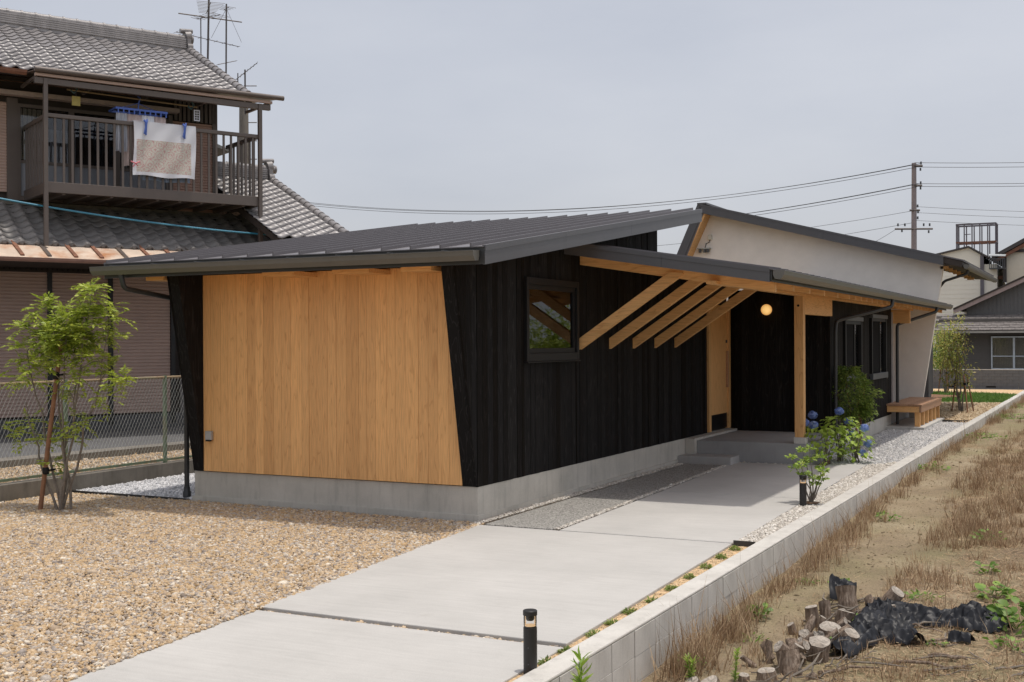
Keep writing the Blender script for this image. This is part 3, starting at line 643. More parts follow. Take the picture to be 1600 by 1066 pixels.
# wall behind the porch (lamp wall), faces -y
x=0.0
while x<1.66:
    x1=min(x+.112,1.672); MB().box(x+.0015,x1-.0015,8.80-nr.uniform(0,.004),8.82,.302,2.62).build('charred_board',BK,H); x=x1
MB().box(0,1.65,8.83,8.9,.0,2.6).build('wall_backing',SOFF,H)
# window wall, faces +x
W1=(9.86,11.36,1.15,2.12); W2=(12.35,13.98,1.10,2.20)
y=8.80
while y<14.74:
    y1=min(y+.112,14.75); spans=[(.262,2.52)]
    for wy0,wy1,wz0,wz1 in (W1,W2):
        if y1>wy0 and y<wy1: spans=[(.262,wz0),(wz1,2.52)]
    for za,zb_ in spans: MB().box(1.648,1.670+nr.uniform(0,.004),y+.0015,y1-.0015,za,zb_).build('charred_board',BK,H)
    y=y1
MB().box(1.45,1.665,8.83,14.74,-.1,.262).build('foundation',FOUND,H,bev=.004)
MB().box(1.48,1.50,8.85,14.7,.26,2.5).box(.0,1.6,14.68,14.74,.262,2.5).build('wall_backing',SOFF,H)
for k,(wy0,wy1,wz0,wz1) in enumerate((W1,W2)):
    m=MB(); m.box(1.6,1.71,wy0,wy0+.07,wz0,wz1); m.box(1.6,1.71,wy1-.07,wy1,wz0,wz1); m.box(1.6,1.70,wy0+.07,wy1-.07,wz1-.06,wz1);
    wf=m.build('window',FRAME,H,bev=.003)
    MB().box(1.6,1.73,wy0-.02,wy1+.02,wz0-.06,wz0+.05).build('sill',TRIM,wf,bev=.004); MB().box(1.6,1.73,wy0-.02,wy1+.02,wz1-.002,wz1+.07).build('head_trim',TRIM,wf,bev=.004)
    ym=wy0+(wy1-wy0)*.60
    MB().box(1.652,1.675,wy0+.07,ym,wz0+.05,wz1-.06).build('screen',plain('insect_screen',(.012,.012,.013),rough=.8,spec=.05),wf); MB().box(1.655,1.66,ym,wy1-.07,wz0+.05,wz1-.06).build('pane',GLASS,wf)
    MB().box(1.652,1.69,ym-.03,ym+.03,wz0+.05,wz1-.06).build('sash',FRAME,wf)
    m=MB(); 
    for i in range(22): z=wz0+.1+i*.045; m.box(1.58,1.60,ym,wy1-.07,z,z+.035)
    m.build('blind',CURT,wf)
MB().lathe((0,0,0),[(.0,0),(.055,.0),(.06,.02),(.05,.06),(.0,.07)],16).build('vent_hood',TRIM,H,smooth=True).matrix_local=Matrix.Translation(Vector((1.672,14.1,1.06))-POS[H])@Matrix.Rotation(R(90),4,'Y')
# canopy gutter and pipes
g=gutter('gutter',(CX1+.065,CY0+.02,2.505),(CX1+.065,CY1,2.505),(1,0,0),H)
for i in range(17):
    y=CY0+.5+i*.9; MB().box(CX1,CX1+.14,y-.012,y+.012,2.548,2.556).build('bracket',TRIM,g)
pipe('downpipe',[(2.50,9.7,2.46),(2.49,9.68,2.33),(1.74,8.95,2.10),(1.735,8.90,1.95),(1.735,8.90,.02)],.03,H,FDARK)
pipe('downpipe',[(2.50,15.3,2.46),(2.49,15.28,2.36),(1.79,14.80,2.10),(1.785,14.78,1.95),(1.785,14.78,.0)],.032,H,FDARK)
MB().box(1.66,1.70,14.752,14.80,.5,2.35).build('corner_trim',plain('aluminium_trim',(.45,.42,.42),rough=.4),H)
MB().box(1.62,2.03,14.80,14.92,2.12,2.40).build('bracket_beam',WG['x'],H,bev=.003)
# globe lamp
lt=thing('wall_lamp','small round lit globe lamp on the black porch wall','lamp',(.669,8.79,2.29))
m_,t_,b_=newmat('lamp_glow'); b_.inputs['Base Color'].default_value=(.9,.6,.3,1)
lw=nd(t_,'ShaderNodeLayerWeight',Blend=.35); rr=ramp(t_,[(0,(.95,.58,.20)),(.5,(.62,.30,.08)),(1,(.34,.16,.05))]); t_.links.new(lw.outputs['Facing'],rr.inputs[0]); t_.links.new(rr.outputs[0],b_.inputs['Emission Color']); b_.inputs['Emission Strength'].default_value=.75
gl=MB().lathe((.669,8.70,2.29),[(.0001,-.09)]+[(.09*math.sin(math.pi*i/12),-.09*math.cos(math.pi*i/12)) for i in range(1,12)]+[(.0001,.09)],24); gl.build('globe',m_,lt,smooth=True)
MB().tube((.669,8.80,2.29),(.669,8.785,2.29),.05,20).build('mount',TRIM,lt)
# ================================================================== WHITE HOUSE VOLUME
Wh=thing('white_plaster_house','pale plaster gable volume with dark metal roof behind the canopy','house',(-.5,18.5,0))
yw=17.5
m=MB(); m.prism([(1.89,yw,.30),(2.38,yw,3.50),(2.38,yw,3.62),(-2.98,yw,4.90),(-3.62,yw,3.80),(-3.62,yw,.3)],(0,.14,0)); m.build('wall',PLAST,Wh)
MB().box(-3.5,1.30,yw+.14,24.1,.30,3.9).build('side_wall',plain('dark_side_panel',(.055,.055,.06),rough=.6),Wh)
MB().box(-3.6,1.85,yw-.0+.02,18.1,-.1,.30).build('foundation',FOUND,Wh)
MB().prism([(1.30,yw+.145,.30),(2.02,yw+.145,.30),(2.02,yw+.145,3.3),(1.30,yw+.145,3.3)],(0,.45,0)).build('dark_wall',plain('dark_side_wall',(.06,.06,.064),rough=.6),Wh)
def zw(x): return 5.06-.262*(x+3.1)
m=MB()
def wbx(m,xa,xb,ya,yb,top,bot): m.prism([(xa,ya,zw(xa)-bot),(xb,ya,zw(xb)-bot),(xb,ya,zw(xb)-top),(xa,ya,zw(xa)-top)],(0,yb-ya,0))
wbx(m,-3.1,2.80,yw-.42,24.6,.02,.15); wr=m.build('roof',SOFF,Wh)
y=yw-.44
while y<24.6:
    m=MB(); wbx(m,-3.14,2.83,y+.002,y+.328,0,.012); wbx(m,-3.14,2.83,y+.32,y+.336,-.03,-.0005); m.build('roof_panel',ROOF,wr); y+=.33
for xa,xb in ((-3.12,-.2),(-.2,2.42)):
    m=MB(); wbx(m,xa+.001,xb-.001,yw-.46,yw-.435,.03,.20); wbx(m,xa+.001,xb-.001,yw-.468,yw-.43,-.01,.032); m.build('fascia',FASC,wr)
# steep upper left plane
m=MB(); m.prism([(-3.16,yw-.46,5.10),(-3.05,yw-.46,4.88),(-3.60,yw-.46,3.60),(-3.83,yw-.46,3.60)],(0,.03,0)); m.build('fascia',FASC,wr)
m=MB(); m.prism([(-3.12,yw-.43,5.06),(-3.02,yw-.43,4.86),(-3.55,yw-.43,3.6),(-3.80,yw-.43,3.6)],(0,7.4,0)); m.build('steep_roof',ROOF,wr)
m=MB(); m.prism([(-3.04,yw-.425,4.86),(-2.985,yw-.425,4.83),(-3.50,yw-.425,3.72),(-3.57,yw-.425,3.66)],(0,.42,0)); m.build('rake_timber',WG['y'],Wh)
MB().box(-3.18,-2.95,yw-.47,24.6,5.055,5.10).build('ridge_cap',FASC,wr)
g=gutter('gutter',(2.88,yw-.38,3.38),(2.88,24.4,3.38),(1,0,0),Wh,r=.05)
pipe('downpipe',[(2.86,yw+.25,3.35),(2.84,yw+.25,3.25),(2.36,yw+.25,3.10),(2.2,yw+.3,2.9)],.03,Wh,FDARK)
for i in range(8): MB().box(2.3,2.47,yw+.0+i*.8,yw+.06+i*.8,3.36,3.42).build('rafter_tail',WG['x'],Wh)
MB().box(2.39,2.78,yw-.40,24.4,3.425,3.44).build('soffit',SOFF,Wh)
# camera-like floodlight and box on the gable
lt=thing('security_light','slim chrome sensor light high on the white gable','light',(-3.2,yw-.02,3.98))
MB().box(-3.30,-2.98,yw-.11,yw-.0,4.015,4.04).build('cover',WIRE,lt); 
for x in (-3.24,-3.12,-3.04): MB().box(x-.03,x+.03,yw-.10,yw-.03,3.93,4.01).build('lamp_head',TRIM,lt,bev=.008)
lt=thing('junction_box','small white wiring box above the sensor light on the gable','box',(-3.0,yw-.02,4.28))
MB().box(-3.05,-2.95,yw-.07,yw-.0,4.24,4.36).build('case',plain('white_box',(.6,.58,.5),rough=.5),lt,bev=.008)
MB().path([(-3.0,yw-.03,4.24),(-3.02,yw-.02,4.18),(-3.10,yw-.02,4.15),(-3.13,yw-.02,4.04)],.009,6).build('cable',TRIM,lt)
# recess below canopy end
b=MB(); b.box(-1.5,1.62,14.75,17.45,-.1,.30); b.build('recess_floor',PORCH,Wh); MB().box(.6,.66,14.75,17.45,.3,2.5).build('recess_wall',SOFF,Wh)
# slatted bench
B=thing('engawa_bench','brown timber bench deck on a concrete pad at the house end','bench',(2.0,15.7,0))
MB().box(1.66,2.40,14.05,17.25,-.08,.055).build('pad',CURB,B,bev=.004)
x=1.66
for i in range(5):
    MB().box(x+.002,x+.136,14.12,17.28,.462,.50).build('deck_board',DK,B,bev=.003); x+=.138
MB().box(2.30,2.34,14.13,17.27,.34,.46).build('side_rail',DK,B,bev=.003); MB().box(1.68,2.298,14.14,14.18,.34,.46).build('end_rail',W['x'],B,bev=.003)
for i in range(6):
    y=14.20+i*.595; MB().box(2.20,2.30,y,y+.10,.056,.46).build('leg',W['z'],B,bev=.003)
MB().box(1.72,1.82,16.9,17.0,.056,.34).build('leg',CURB,B)
# ================================================================== NEIGHBOUR HOUSE (left), own local frame: x along the facade, -y towards the camera
NA=Vector((-10.95,5.24,0)); NR=R(62.5); NM=Matrix.Rotation(NR,4,'Z')
def nthing(name,label,cat,c,group=None):
    o=bpy.data.objects.new(name,None); o.empty_display_size=.2; COL.objects.link(o); c=Vector(c); o.location=NA+(NM@c); o.rotation_euler=(0,0,NR); POS[o]=c
    return tag(o,label,cat,group)
Nh=nthing('neighbour_house','old two-storey tiled house with brown ribbed siding and bronze balcony','house',(0,0,0.17))
UR=2.54
# bodies
MB().box(-9,3.2,.03,6.5,.17,4.2).build('ground_floor_wall',SOFF,Nh); MB().box(-9,UR-.03,.03,4.2,4.2,6.5).build('upper_wall',SOFF,Nh)
m=MB(); m.prism([(UR-.05,.0,6.4),(UR-.05,4.4,6.4),(UR-.05,2.2,7.9)],(.05,0,0)); m.prism([(-9,.0,6.4),(-9,4.4,6.4),(-9,2.2,7.9)],(UR+8.9,0,0)); m.build('gable_wall',SIDEU,Nh)
MB().box(-9,3.2,-.03,.05,.17,.47).build('base',plain('dark_base',(.10,.10,.105),rough=.8),Nh)
def corrug(name,x0,x1,z0,z1,y,pitch,dep,mat,parent):
    m=MB(); vs=[];fs=[]; z=z0; i=0; prof=[]
    while z<z1-.001:
        zt=min(z+pitch,z1); prof+=[(y,z),(y-dep,z+pitch*.12),(y-dep,z+pitch*.72),(y,z+pitch*.84)]; z=zt
    prof=[(a,min(b,z1)) for a,b in prof]+[(y,z1)]
    for (a,b) in prof: vs+=[(x0,a,b),(x1,a,b)]
    for k in range(len(prof)-1): fs.append((2*k,2*k+1,2*k+3,2*k+2))
    return m.add(vs,fs).build(name,mat,parent)
for a,b in ((-3.6,-2.6),(-2.53,-1.62),(-1.56,-.63),(-.55,.44),(.53,1.60)): corrug('shutter',a,b,.50,3.06,-.005,.062,.018,SIDE,Nh)
for x in (-2.565,-1.59,-.59,.485,1.65): MB().box(x-.04,x+.04,-.05,.03,.3,3.1).build('shutter_post',FDARK,Nh)
MB().box(-9,3.2,-.06,.03,3.06,3.10).build('lintel',SOFF,Nh)
m=MB()
for i in range(60): x=-3.5+i*.09; m.box(x,x+.06,-.05,-.02,3.10,3.32)
m.build('slat_frieze',SOFF,Nh)
MB().box(1.8,2.6,-.01,.03,.47,3.05).build('side_panel',plain('grey_panel',(.16,.15,.15)),Nh)
# rusty canopy strip over the shutters
RC=MB().prism([(-5,-1.25,3.50),(-5,-2.05,3.185),(-5,-2.05,3.175),(-5,-1.25,3.49)],(8.0,0,0)).build('rusty_canopy',RUST,Nh)
for i in range(19):
    x=-4.9+i*.42; MB().prism([(x,-1.25,3.505),(x,-2.0,3.208),(x,-2.0,3.233),(x,-1.25,3.53)],(.06,0,0)).build('batten',RUSTM if i%3 else BAL,RC)
gutter('gutter',(-5,-2.06,3.15),(3,-2.06,3.15),(0,-1,0),Nh,r=.035,mat=plain('rusty_gutter',(.30,.17,.13),rough=.6,var=.15))
MB().box(-5,3,-1.9,-.02,3.14,3.16).build('soffit',SOFF,Nh)
# roof tiles
def tile_mesh(wd=.268,ln=.27):
    prof=[(0,.0),(.12,-.016),(.30,-.024),(.50,-.012),(.66,.018),(.80,.034),(.92,.024),(1.03,-.004)]
    m=MB(); vs=[];fs=[];n=len(prof)
    for y,dz in ((0,.024),(ln,.0)):
        for a,b in prof: vs.append(((a-.5)*wd,y,b+dz))
    for a,b in prof: vs.append(((a-.5)*wd,0.002,b-.004))
    for i in range(n-1): fs+= [(i,i+1,n+i+1,n+i),(2*n+i,2*n+i+1,i+1,i)]
    return m.add(vs,fs)
tm=None
def tiled(parent,roofpart,u0,u1,off_e,z_e,off_r,z_r,mat,indiv_rows=99,wd=.268,ex=.225,eaveballs=False):
    global tm
    run=off_e-off_r; ang=math.atan2(z_r-z_e,run); Ls=math.hypot(run,z_r-z_e); rows=int(Ls/ex)+1; cols=int(round((u1-u0)/wd)); wd2=(u1-u0)/cols
    proto=None; jm=MB(); tmb=tile_mesh(wd2+.001,ex+.045); 
    for r_ in range(rows):
        s=r_*ex
        for c_ in range(cols):
            c=Vector((u0+(c_+.5)*wd2+nr.uniform(-.003,.003),-(off_e-s*math.cos(ang)),z_e+s*math.sin(ang)+nr.uniform(0,.003)))
            if r_<indiv_rows:
                if proto is None:
                    proto=tmb.build('roof_tile',mat,roofpart,origin=(0,0,0)); proto.location=c-POS[roofpart]; proto.rotation_euler=(ang,0,0); POS[proto]=c
                    for p in proto.data.polygons: p.use_smooth=True
                else: inst(proto,'roof_tile',c,roofpart,rot=(ang+nr.uniform(-.012,.012),0,nr.uniform(-.012,.012)))
            else:
                M_=Matrix.Translation(c)@Matrix.Rotation(ang,4,'X'); jm.add([M_@Vector(v) for v in tmb.v],tmb.f)
    if jm.v: tag(jm.build('upper_tiles',mat,roofpart,smooth=True),kind='stuff')
    return ang
def ridge(parent,x0,x1,y,z,mat,h=.26):
    rd=MB().box(x0,x1,y-.10,y+.10,z-.05,z+.02).build('ridge',mat,parent)
    for k in range(5): w_=.125-.006*k; MB().box(x0,x1,y-w_,y+w_,z+.02+k*.042,z+.055+k*.042).build('ridge_layer',mat,rd,bev=.006)
    x=x0; pr_=None
    while x<x1:
        if pr_ is None:
            m=MB(); m.tube((x,y,z+.24),(x+.24,y,z+.245),.075,10); m.tube((x+.225,y,z+.243),(x+.262,y,z+.243),.088,10); pr_=m.build('ridge_cap',mat,rd,smooth=True)
            P0=POS[pr_].copy()
        else: inst(pr_,'ridge_cap',P0+Vector((x-x0,0,0)),rd)
        x+=.262
    m=MB(); m.box(x1,x1+.08,y-.17,y+.17,z-.02,z+.22); m.tube((x1+.0,y,z+.28),(x1+.12,y,z+.30),.12,12); m.tube((x1,y-.13,z+.05),(x1+.11,y-.13,z+.05),.08,10); m.tube((x1,y+.13,z+.05),(x1+.11,y+.13,z+.05),.08,10); m.tube((x1-.1,y,z+.40),(x1+.16,y,z+.42),.05,10)
    m.build('ridge_ornament',mat,rd,smooth=True)
def verge(parent,x,off_e,z_e,off_r,z_r,mat):
    Ls=math.hypot(off_e-off_r,z_r-z_e); n_=int(Ls/.225)+1; d=Vector((0,(off_e-off_r),z_r-z_e)).normalized(); pr_=None; a=Vector((x,-off_e,z_e+.03))
    for i in range(n_):
        p=a+d*(i*.225)
        if pr_ is None:
            m=MB(); m.path([p,p+d*.03,p+d*.25],[.088,.088,.068],10); pr_=m.build('verge_tile',mat,parent,smooth=True); P0=POS[pr_].copy()
        else: inst(pr_,'verge_tile',P0+d*(i*.225),parent)
    pts=[(x+.08,-off_e,z_e-.16),(x+.08,-off_r,z_r-.16),(x+.08,-off_r,z_r+.02),(x+.08,-off_e,z_e+.02)]; MB().prism(pts,(-.03,0,0)).build('barge_board',SOFF,parent)
U0=-2.1
ur=MB().prism([(-9,-.85,6.40),(-9,2.2,7.88),(-9,5.2,6.40),(-9,5.2,6.33),(-9,2.2,7.78),(-9,-.85,6.33)],(11.75,0,0)).build('upper_roof',SOFF,Nh)
tiled(Nh,ur,U0,2.72,.93,6.44,-2.2,7.93,TILE,indiv_rows=9)
ridge(ur,-6,2.74,2.2,7.93,TILE); verge(ur,2.80,.93,6.44,-2.1,7.90,TILE)
lr=MB().prism([(-9,-1.45,3.40),(-9,0,4.22),(-9,.2,4.22),(-9,.2,3.3),(-9,-1.3,3.33)],(12.4,0,0)).build('lower_roof',SOFF,Nh)
tiled(Nh,lr,-2.4,3.46,1.45,3.44,-.05,4.26,TILED)
pr_=None
for i in range(22):
    c=Vector((-2.4+.2655*(i+.79),-1.47,3.468))
    if pr_ is None: pr_=MB().lathe((0,0,0),[(.0,-.0),(.03,.004),(.045,.02),(.05,.04),(.05,.06),(0,.06)],10).build('eave_disc',TILED,lr,smooth=True,origin=(0,0,0)); pr_.location=c-POS[lr]; pr_.rotation_euler=(R(-90),0,0)
    else: inst(pr_,'eave_disc',c,lr,rot=(R(-90),0,0))
MB().box(-9,2.62,-.03,.03,4.24,4.30).build('flashing',OLDC,Nh)
gutter('gutter',(-5,-1.0,6.37),(-1.2,-1.0,6.37),(0,-1,0),Nh,r=.045,mat=RUSTM)
# upper storey front
corrug('siding',-3.2,-1.30,4.45,6.02,-.01,.052,.014,SIDE,Nh); corrug('siding',1.66,UR,4.30,6.0,-.01,.052,.014,SIDEU,Nh)
MB().box(-1.30,-1.12,-.06,.03,4.3,6.1).build('trim_post',BAL,Nh); MB().box(1.58,1.66,-.06,.03,4.3,6.1).build('trim_post',BAL,Nh); MB().box(UR-.09,UR+.01,-.04,.03,4.3,6.4).build('corner_board',BAL,Nh)
MB().box(-4,1.74,-.22,-.02,6.13,6.21).build('shade_box',plain('shade_box_pinkgrey',(.50,.41,.37),rough=.5),Nh,bev=.008)
m=MB()
for i in range(10): x=1.70+i*.085; m.box(x,x+.055,-.04,-.01,6.02,6.42)
m.build('slat_frieze',BAL,Nh)
# balcony doors: frames, panes, curtains
xx=[-1.12,-.20,.62,1.58]
for i in range(3):
    a,b=xx[i],xx[i+1]; m=MB(); m.box(a,a+.05,-.05,.02,4.32,6.02); m.box(b-.05,b,-.05,.02,4.32,6.02); m.box(a+.05,b-.05,-.05,.02,5.96,6.02); m.box(a+.05,b-.05,-.05,.02,4.32,4.40); m.box(a+.05,b-.05,-.045,.015,4.98,5.03); wf=m.build('balcony_door',BAL,Nh)
    MB().box(a+.05,b-.05,-.02,-.015,5.03,5.96).build('pane',GLASS,wf); MB().box(a+.05,b-.05,-.02,-.015,4.40,4.98).build('frosted_pane',plain('frosted_glass',(.23,.24,.27),rough=.3,var=.06),wf)
for a,b,z0_,z1_,mt in ((-1.05,-.62,5.05,5.95,CURT),(-.60,-.1,5.02,5.62,plain('pale_curtain',(.40,.42,.48),rough=.9)),(.7,1.0,4.5,5.4,CURT)):
    m=MB();vs=[];fs=[];n_=16
    for i in range(n_+1): x=a+(b-a)*i/n_; yy=.012+.010*math.sin(i*2.1); vs+=[(x,yy,z0_),(x,yy,z1_)]
    for i in range(n_): fs.append((2*i,2*i+2,2*i+3,2*i+1))
    m.add(vs,fs).build('curtain',mt,Nh)
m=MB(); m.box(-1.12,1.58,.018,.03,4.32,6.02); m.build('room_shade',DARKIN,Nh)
# balcony
BX0,BX1,BY=-1.0,2.76,-1.5
bal=MB().box(BX0,BX1,BY+.03,-.02,4.36,4.42).build('balcony',BAL,Nh)
MB().box(BX0-.02,BX1+.02,BY-.02,BY+.03,4.31,4.49).build('fascia',BAL,bal,bev=.006)
for x in (BX0-.02,BX1-.03): MB().box(x,x+.05,BY+.03,-.02,4.31,4.49).build('fascia',BAL,bal)
for i in range(9): x=BX0+.25+i*.40; MB().box(x,x+.05,BY+.03,-.02,4.29,4.355).build('joist',BAL,bal)
MB().box(BX0-.02,BX1+.02,BY-.03,BY+.03,5.56,5.63).build('top_rail',BAL,bal,bev=.01)
for x in (BX0-.02,BX1-.04): MB().box(x,x+.06,BY+.03,-.02,5.56,5.63).build('top_rail',BAL,bal)
bs=None
def balu(x,y):
    global bs
    if bs is None: bs=MB().box(x-.019,x+.019,y-.012,y+.012,4.49,5.56).build('baluster',BAL,bal)
    else: inst(bs,'baluster',(x,y,5.025),bal)
x=BX0+.13
while x<BX1-.05: balu(x,BY); x+=.1405
for i in range(7): balu(BX0,BY+.2+i*.19); balu(BX1-.01,BY+.2+i*.19)
for x in (-1.03,2.77): MB().box(x-.035,x+.035,BY-.07,BY+.0,3.42,6.20).build('post',BAL,bal,bev=.006)
MB().path([(-1.0,BY+.1,4.33),(-.72,-.4,3.98)],.02,6).build('strut',BAL,bal)
# balcony roof
MB().box(-1.2,2.98,BY-.05,BY+.03,6.10,6.20).build('canopy_beam',BAL,bal,bev=.005); MB().tube((-1.22,BY-.13,6.315),(3.20,BY-.13,6.33),.045,10).build('canopy_gutter',BAL,bal,smooth=True)
MB().prism([(-1.2,BY-.1,6.30),(-1.2,-.5,6.42),(-1.2,-.5,6.435),(-1.2,BY-.1,6.315)],(4.3,0,0)).build('canopy_sheet',plain('smoked_sheet',(.16,.12,.10),rough=.4),bal)
MB().box(-1.2,3.0,BY-.08,BY-.02,6.22,6.265).build('canopy_trim',SIDE,bal)
for i in range(5): x=-1.15+i*1.03; MB().box(x,x+.04,BY-.05,-.4,6.22,6.27).build('canopy_rib',BAL,bal)
# small side canopy at the gable
MB().prism([(UR,.6,5.75),(UR+.55,.6,5.62),(UR+.55,.6,5.66),(UR,.6,5.85)],(0,.8,0)).build('side_canopy',plain('grey_canopy',(.25,.25,.24)),Nh)
# ---- annex with its own tiled roof
An=nthing('tiled_annex','lower tiled annex roof rising between the balcony house and the black roof','house',(3.4,0,.17))
MB().box(2.66,4.0,.25,4,.17,4.0).build('wall',SIDEU,An)
ar=MB().prism([(2.66,-2.6,3.62),(2.66,1.0,5.14),(2.66,4.6,3.62),(2.66,4.6,3.5),(2.66,1.0,5.0),(2.66,-2.6,3.5)],(1.40,0,0)).build('roof',SOFF,An)
tiled(An,ar,2.62,4.02,2.6,3.66,-1.0,5.18,TILE); ridge(ar,2.66,4.02,1.0,5.16,TILE); verge(ar,4.10,2.6,3.66,-.95,5.16,TILE)

# ---- laundry on and above the balcony
t=nthing('laundry_pole','brass-coloured laundry pole hung under the balcony canopy','pole',(.5,-1.3,6.08))
MB().tube((-.62,-1.3,6.10),(1.66,-1.3,6.05),.014,8).build('rod',plain('brass',(.42,.30,.16),rough=.35,metal=.6),t)
for x,z in ((-.5,6.1),(1.55,6.055)): MB().path([(x,-1.3,z+.1),(x+.05,-1.3,z+.02),(x,-1.3,z-.05),(x-.06,-1.3,z)],.018,6).build('bracket',plain('teal_hook',(.05,.10,.11)),t)
def cloth(name,x0,x1,z0,z1,y,mat,parent,wave=.03,nfold=5,nx=40,nz=24,slump=0):
    m=MB(); vs=[];fs=[]
    for j in range(nz+1):
        f=j/nz; z=z1+(z0-z1)*f
        for i in range(nx+1):
            g_=i/nx; x=x0+(x1-x0)*(g_*.97+.015+.012*math.sin(f*5)); vs.append((x,y+wave*(.25+f)*math.sin(g_*math.pi*2*nfold+1.3*math.sin(f*2.2))+.008*math.sin(17*g_+9*f),z-slump*math.sin(math.pi*g_)*(1-f)+.012*math.sin(g_*9)*f))
    for j in range(nz):
        for i in range(nx): a=j*(nx+1)+i; fs.append((a,a+1,a+nx+2,a+nx+1))
    return m.add(vs,fs).build(name,mat,parent,smooth=True)
def towelmat():
    m,t,b=newmat('patterned_towel'); b.inputs['Roughness'].default_value=.95
    c=nd(t,'ShaderNodeTexCoord'); sp=nd(t,'ShaderNodeSeparateXYZ'); t.links.new(c.outputs['Object'],sp.inputs[0])
    # flower medallions on a regular lattice
    mp_=nd(t,'ShaderNodeMapping'); mp_.inputs['Scale'].default_value=(5.4,1,5.6); t.links.new(c.outputs['Object'],mp_.inputs[0])
    sc_=nd(t,'ShaderNodeSeparateXYZ'); t.links.new(mp_.outputs[0],sc_.inputs[0])
    fx=val(t,'SUBTRACT',val(t,'FRACT',sc_.outputs[0],0),.5); fz_=val(t,'SUBTRACT',val(t,'FRACT',sc_.outputs[2],0),.5)
    d=val(t,'SQRT',val(t,'ADD',val(t,'MULTIPLY',fx,fx),val(t,'MULTIPLY',fz_,fz_)),0)
    nz_=nd(t,'ShaderNodeTexNoise',Scale=22,Detail=3); t.links.new(c.outputs['Object'],nz_.inputs[0])
    s=val(t,'SINE',val(t,'ADD',val(t,'MULTIPLY',d,26.0),val(t,'MULTIPLY',nz_.outputs[0],13.0)),0)
    r=ramp(t,[(.0,(.52,.30,.29)),(.25,(.60,.50,.46)),(.55,(.66,.62,.56)),(.8,(.46,.46,.38)),(1,(.68,.64,.58))]); t.links.new(val(t,'ADD',val(t,'MULTIPLY',s,.5),.5),r.inputs[0])
    def step(v,th,op='GREATER_THAN'): return val(t,op,v,th)
    m1=step(sp.outputs[2],.16,'LESS_THAN'); m2=step(sp.outputs[2],-.40); m3=step(sp.outputs[0],-.50); m4=step(sp.outputs[0],.47,'LESS_THAN')
    mask=val(t,'MULTIPLY',val(t,'MULTIPLY',m1,m2),val(t,'MULTIPLY',m3,m4))
    t.links.new(rgbmix(t,'MIX',mask,(.74,.75,.80),r.outputs[0]),b.inputs['Base Color']); return m
t=nthing('hanging_towel','white towel with pink and green medallion pattern pegged over the balcony rail','towel',(.97,-1.58,4.7))
cloth('towel_front',.40,1.54,4.70,5.645,-1.585,towelmat(),t,wave=.012,nfold=2,nx=60,nz=36)
WHT=plain('white_cloth',(.70,.71,.76),rough=.95,var=.03)
m=MB(); m.prism([(.42,-1.585,5.64),(.42,-1.50,5.655),(.42,-1.45,5.63),(.42,-1.46,5.61),(.42,-1.53,5.64),(.42,-1.58,5.63)],(1.10,0,0)); m.build('towel_fold',WHT,t)
cloth('towel_back',.62,1.50,4.64,5.64,-1.44,plain('pale_blue_cloth',(.38,.48,.66),rough=.95),t,wave=.01)
t=nthing('ribbon','pink ribbon tied at the left edge of the hanging towel','ribbon',(.42,-1.6,4.9))
MB().path([(.36,-1.60,4.93),(.44,-1.61,4.90),(.52,-1.60,4.94)],.012,5).path([(.40,-1.60,4.84),(.44,-1.61,4.90),(.48,-1.60,4.86)],.010,5).build('bow',plain('pink_ribbon',(.65,.18,.22)),t)
BLP=plain('blue_plastic',(.06,.12,.42),rough=.4)
for i,x in enumerate((.62,1.31)):
    t=nthing('clothes_peg',('big blue clothes peg on the left of the towel','big blue clothes peg on the right of the towel')[i],'clothes peg',(x,-1.61,5.5),'blue pegs holding the towel')
    MB().path([(x-.02,-1.60,5.66),(x,-1.63,5.62),(x,-1.62,5.40)],[.02,.024,.014],8).build('jaw',BLP,t,smooth=True); MB().path([(x+.03,-1.60,5.68),(x+.01,-1.635,5.62),(x-.03,-1.625,5.42)],[.014,.018,.012],8).build('jaw',BLP,t,smooth=True)
t=nthing('peg_hanger','blue plastic peg hanger on the laundry pole','hanger',(.58,-1.3,5.85))
MB().box(.14,1.05,-1.50,-1.48,5.83,5.865).box(.14,1.05,-1.12,-1.10,5.83,5.865).box(.14,.16,-1.48,-1.12,5.83,5.865).box(1.03,1.05,-1.48,-1.12,5.83,5.865).box(.58,.60,-1.48,-1.12,5.83,5.865).build('frame',BLP,t)
MB().path([(.58,-1.3,6.12),(.63,-1.3,6.10),(.60,-1.3,6.0),(.59,-1.3,5.87)],.012,6).path([(.59,-1.3,6.0),(.2,-1.3,5.86)],.006,5).path([(.59,-1.3,6.0),(1.0,-1.3,5.86)],.006,5).build('hook',BLP,t)
pk=None
for i in range(10):
    x=.18+i*.093
    if pk is None: pk=MB().box(x-.01,x+.01,-1.515,-1.495,5.76,5.83).build('peg',BLP,t)
    else: inst(pk,'peg',POS[pk]+Vector((i*.093,0,0)),t)
PINK=plain('pale_pink_cloth',(.52,.42,.40),rough=.95); GREYC=plain('grey_blue_cloth',(.42,.44,.50),rough=.95)
for a,b,z0_,yy,mt,lb in ((.15,.34,5.10,-1.47,GREYC,'grey-blue garment at the left end of the blue peg hanger'),(.30,.62,4.86,-1.44,PINK,'long pale pink garment on the blue peg hanger'),(.60,.82,5.2,-1.46,WHT,'white garment in the middle of the blue peg hanger'),(.80,1.03,5.25,-1.45,PINK,'short pink garment at the right end of the blue peg hanger')):
    t=nthing('garment',lb,'laundry',((a+b)/2,yy,z0_),'laundry pegged to the blue hanger'); cloth('cloth',a,b,z0_,5.77,yy,mt,t,wave=.025,nfold=2.5,nx=24,nz=16)
t=nthing('yellow_tag','small yellow card hanging at the left end of the laundry pole','card',(-.46,-1.3,5.9))
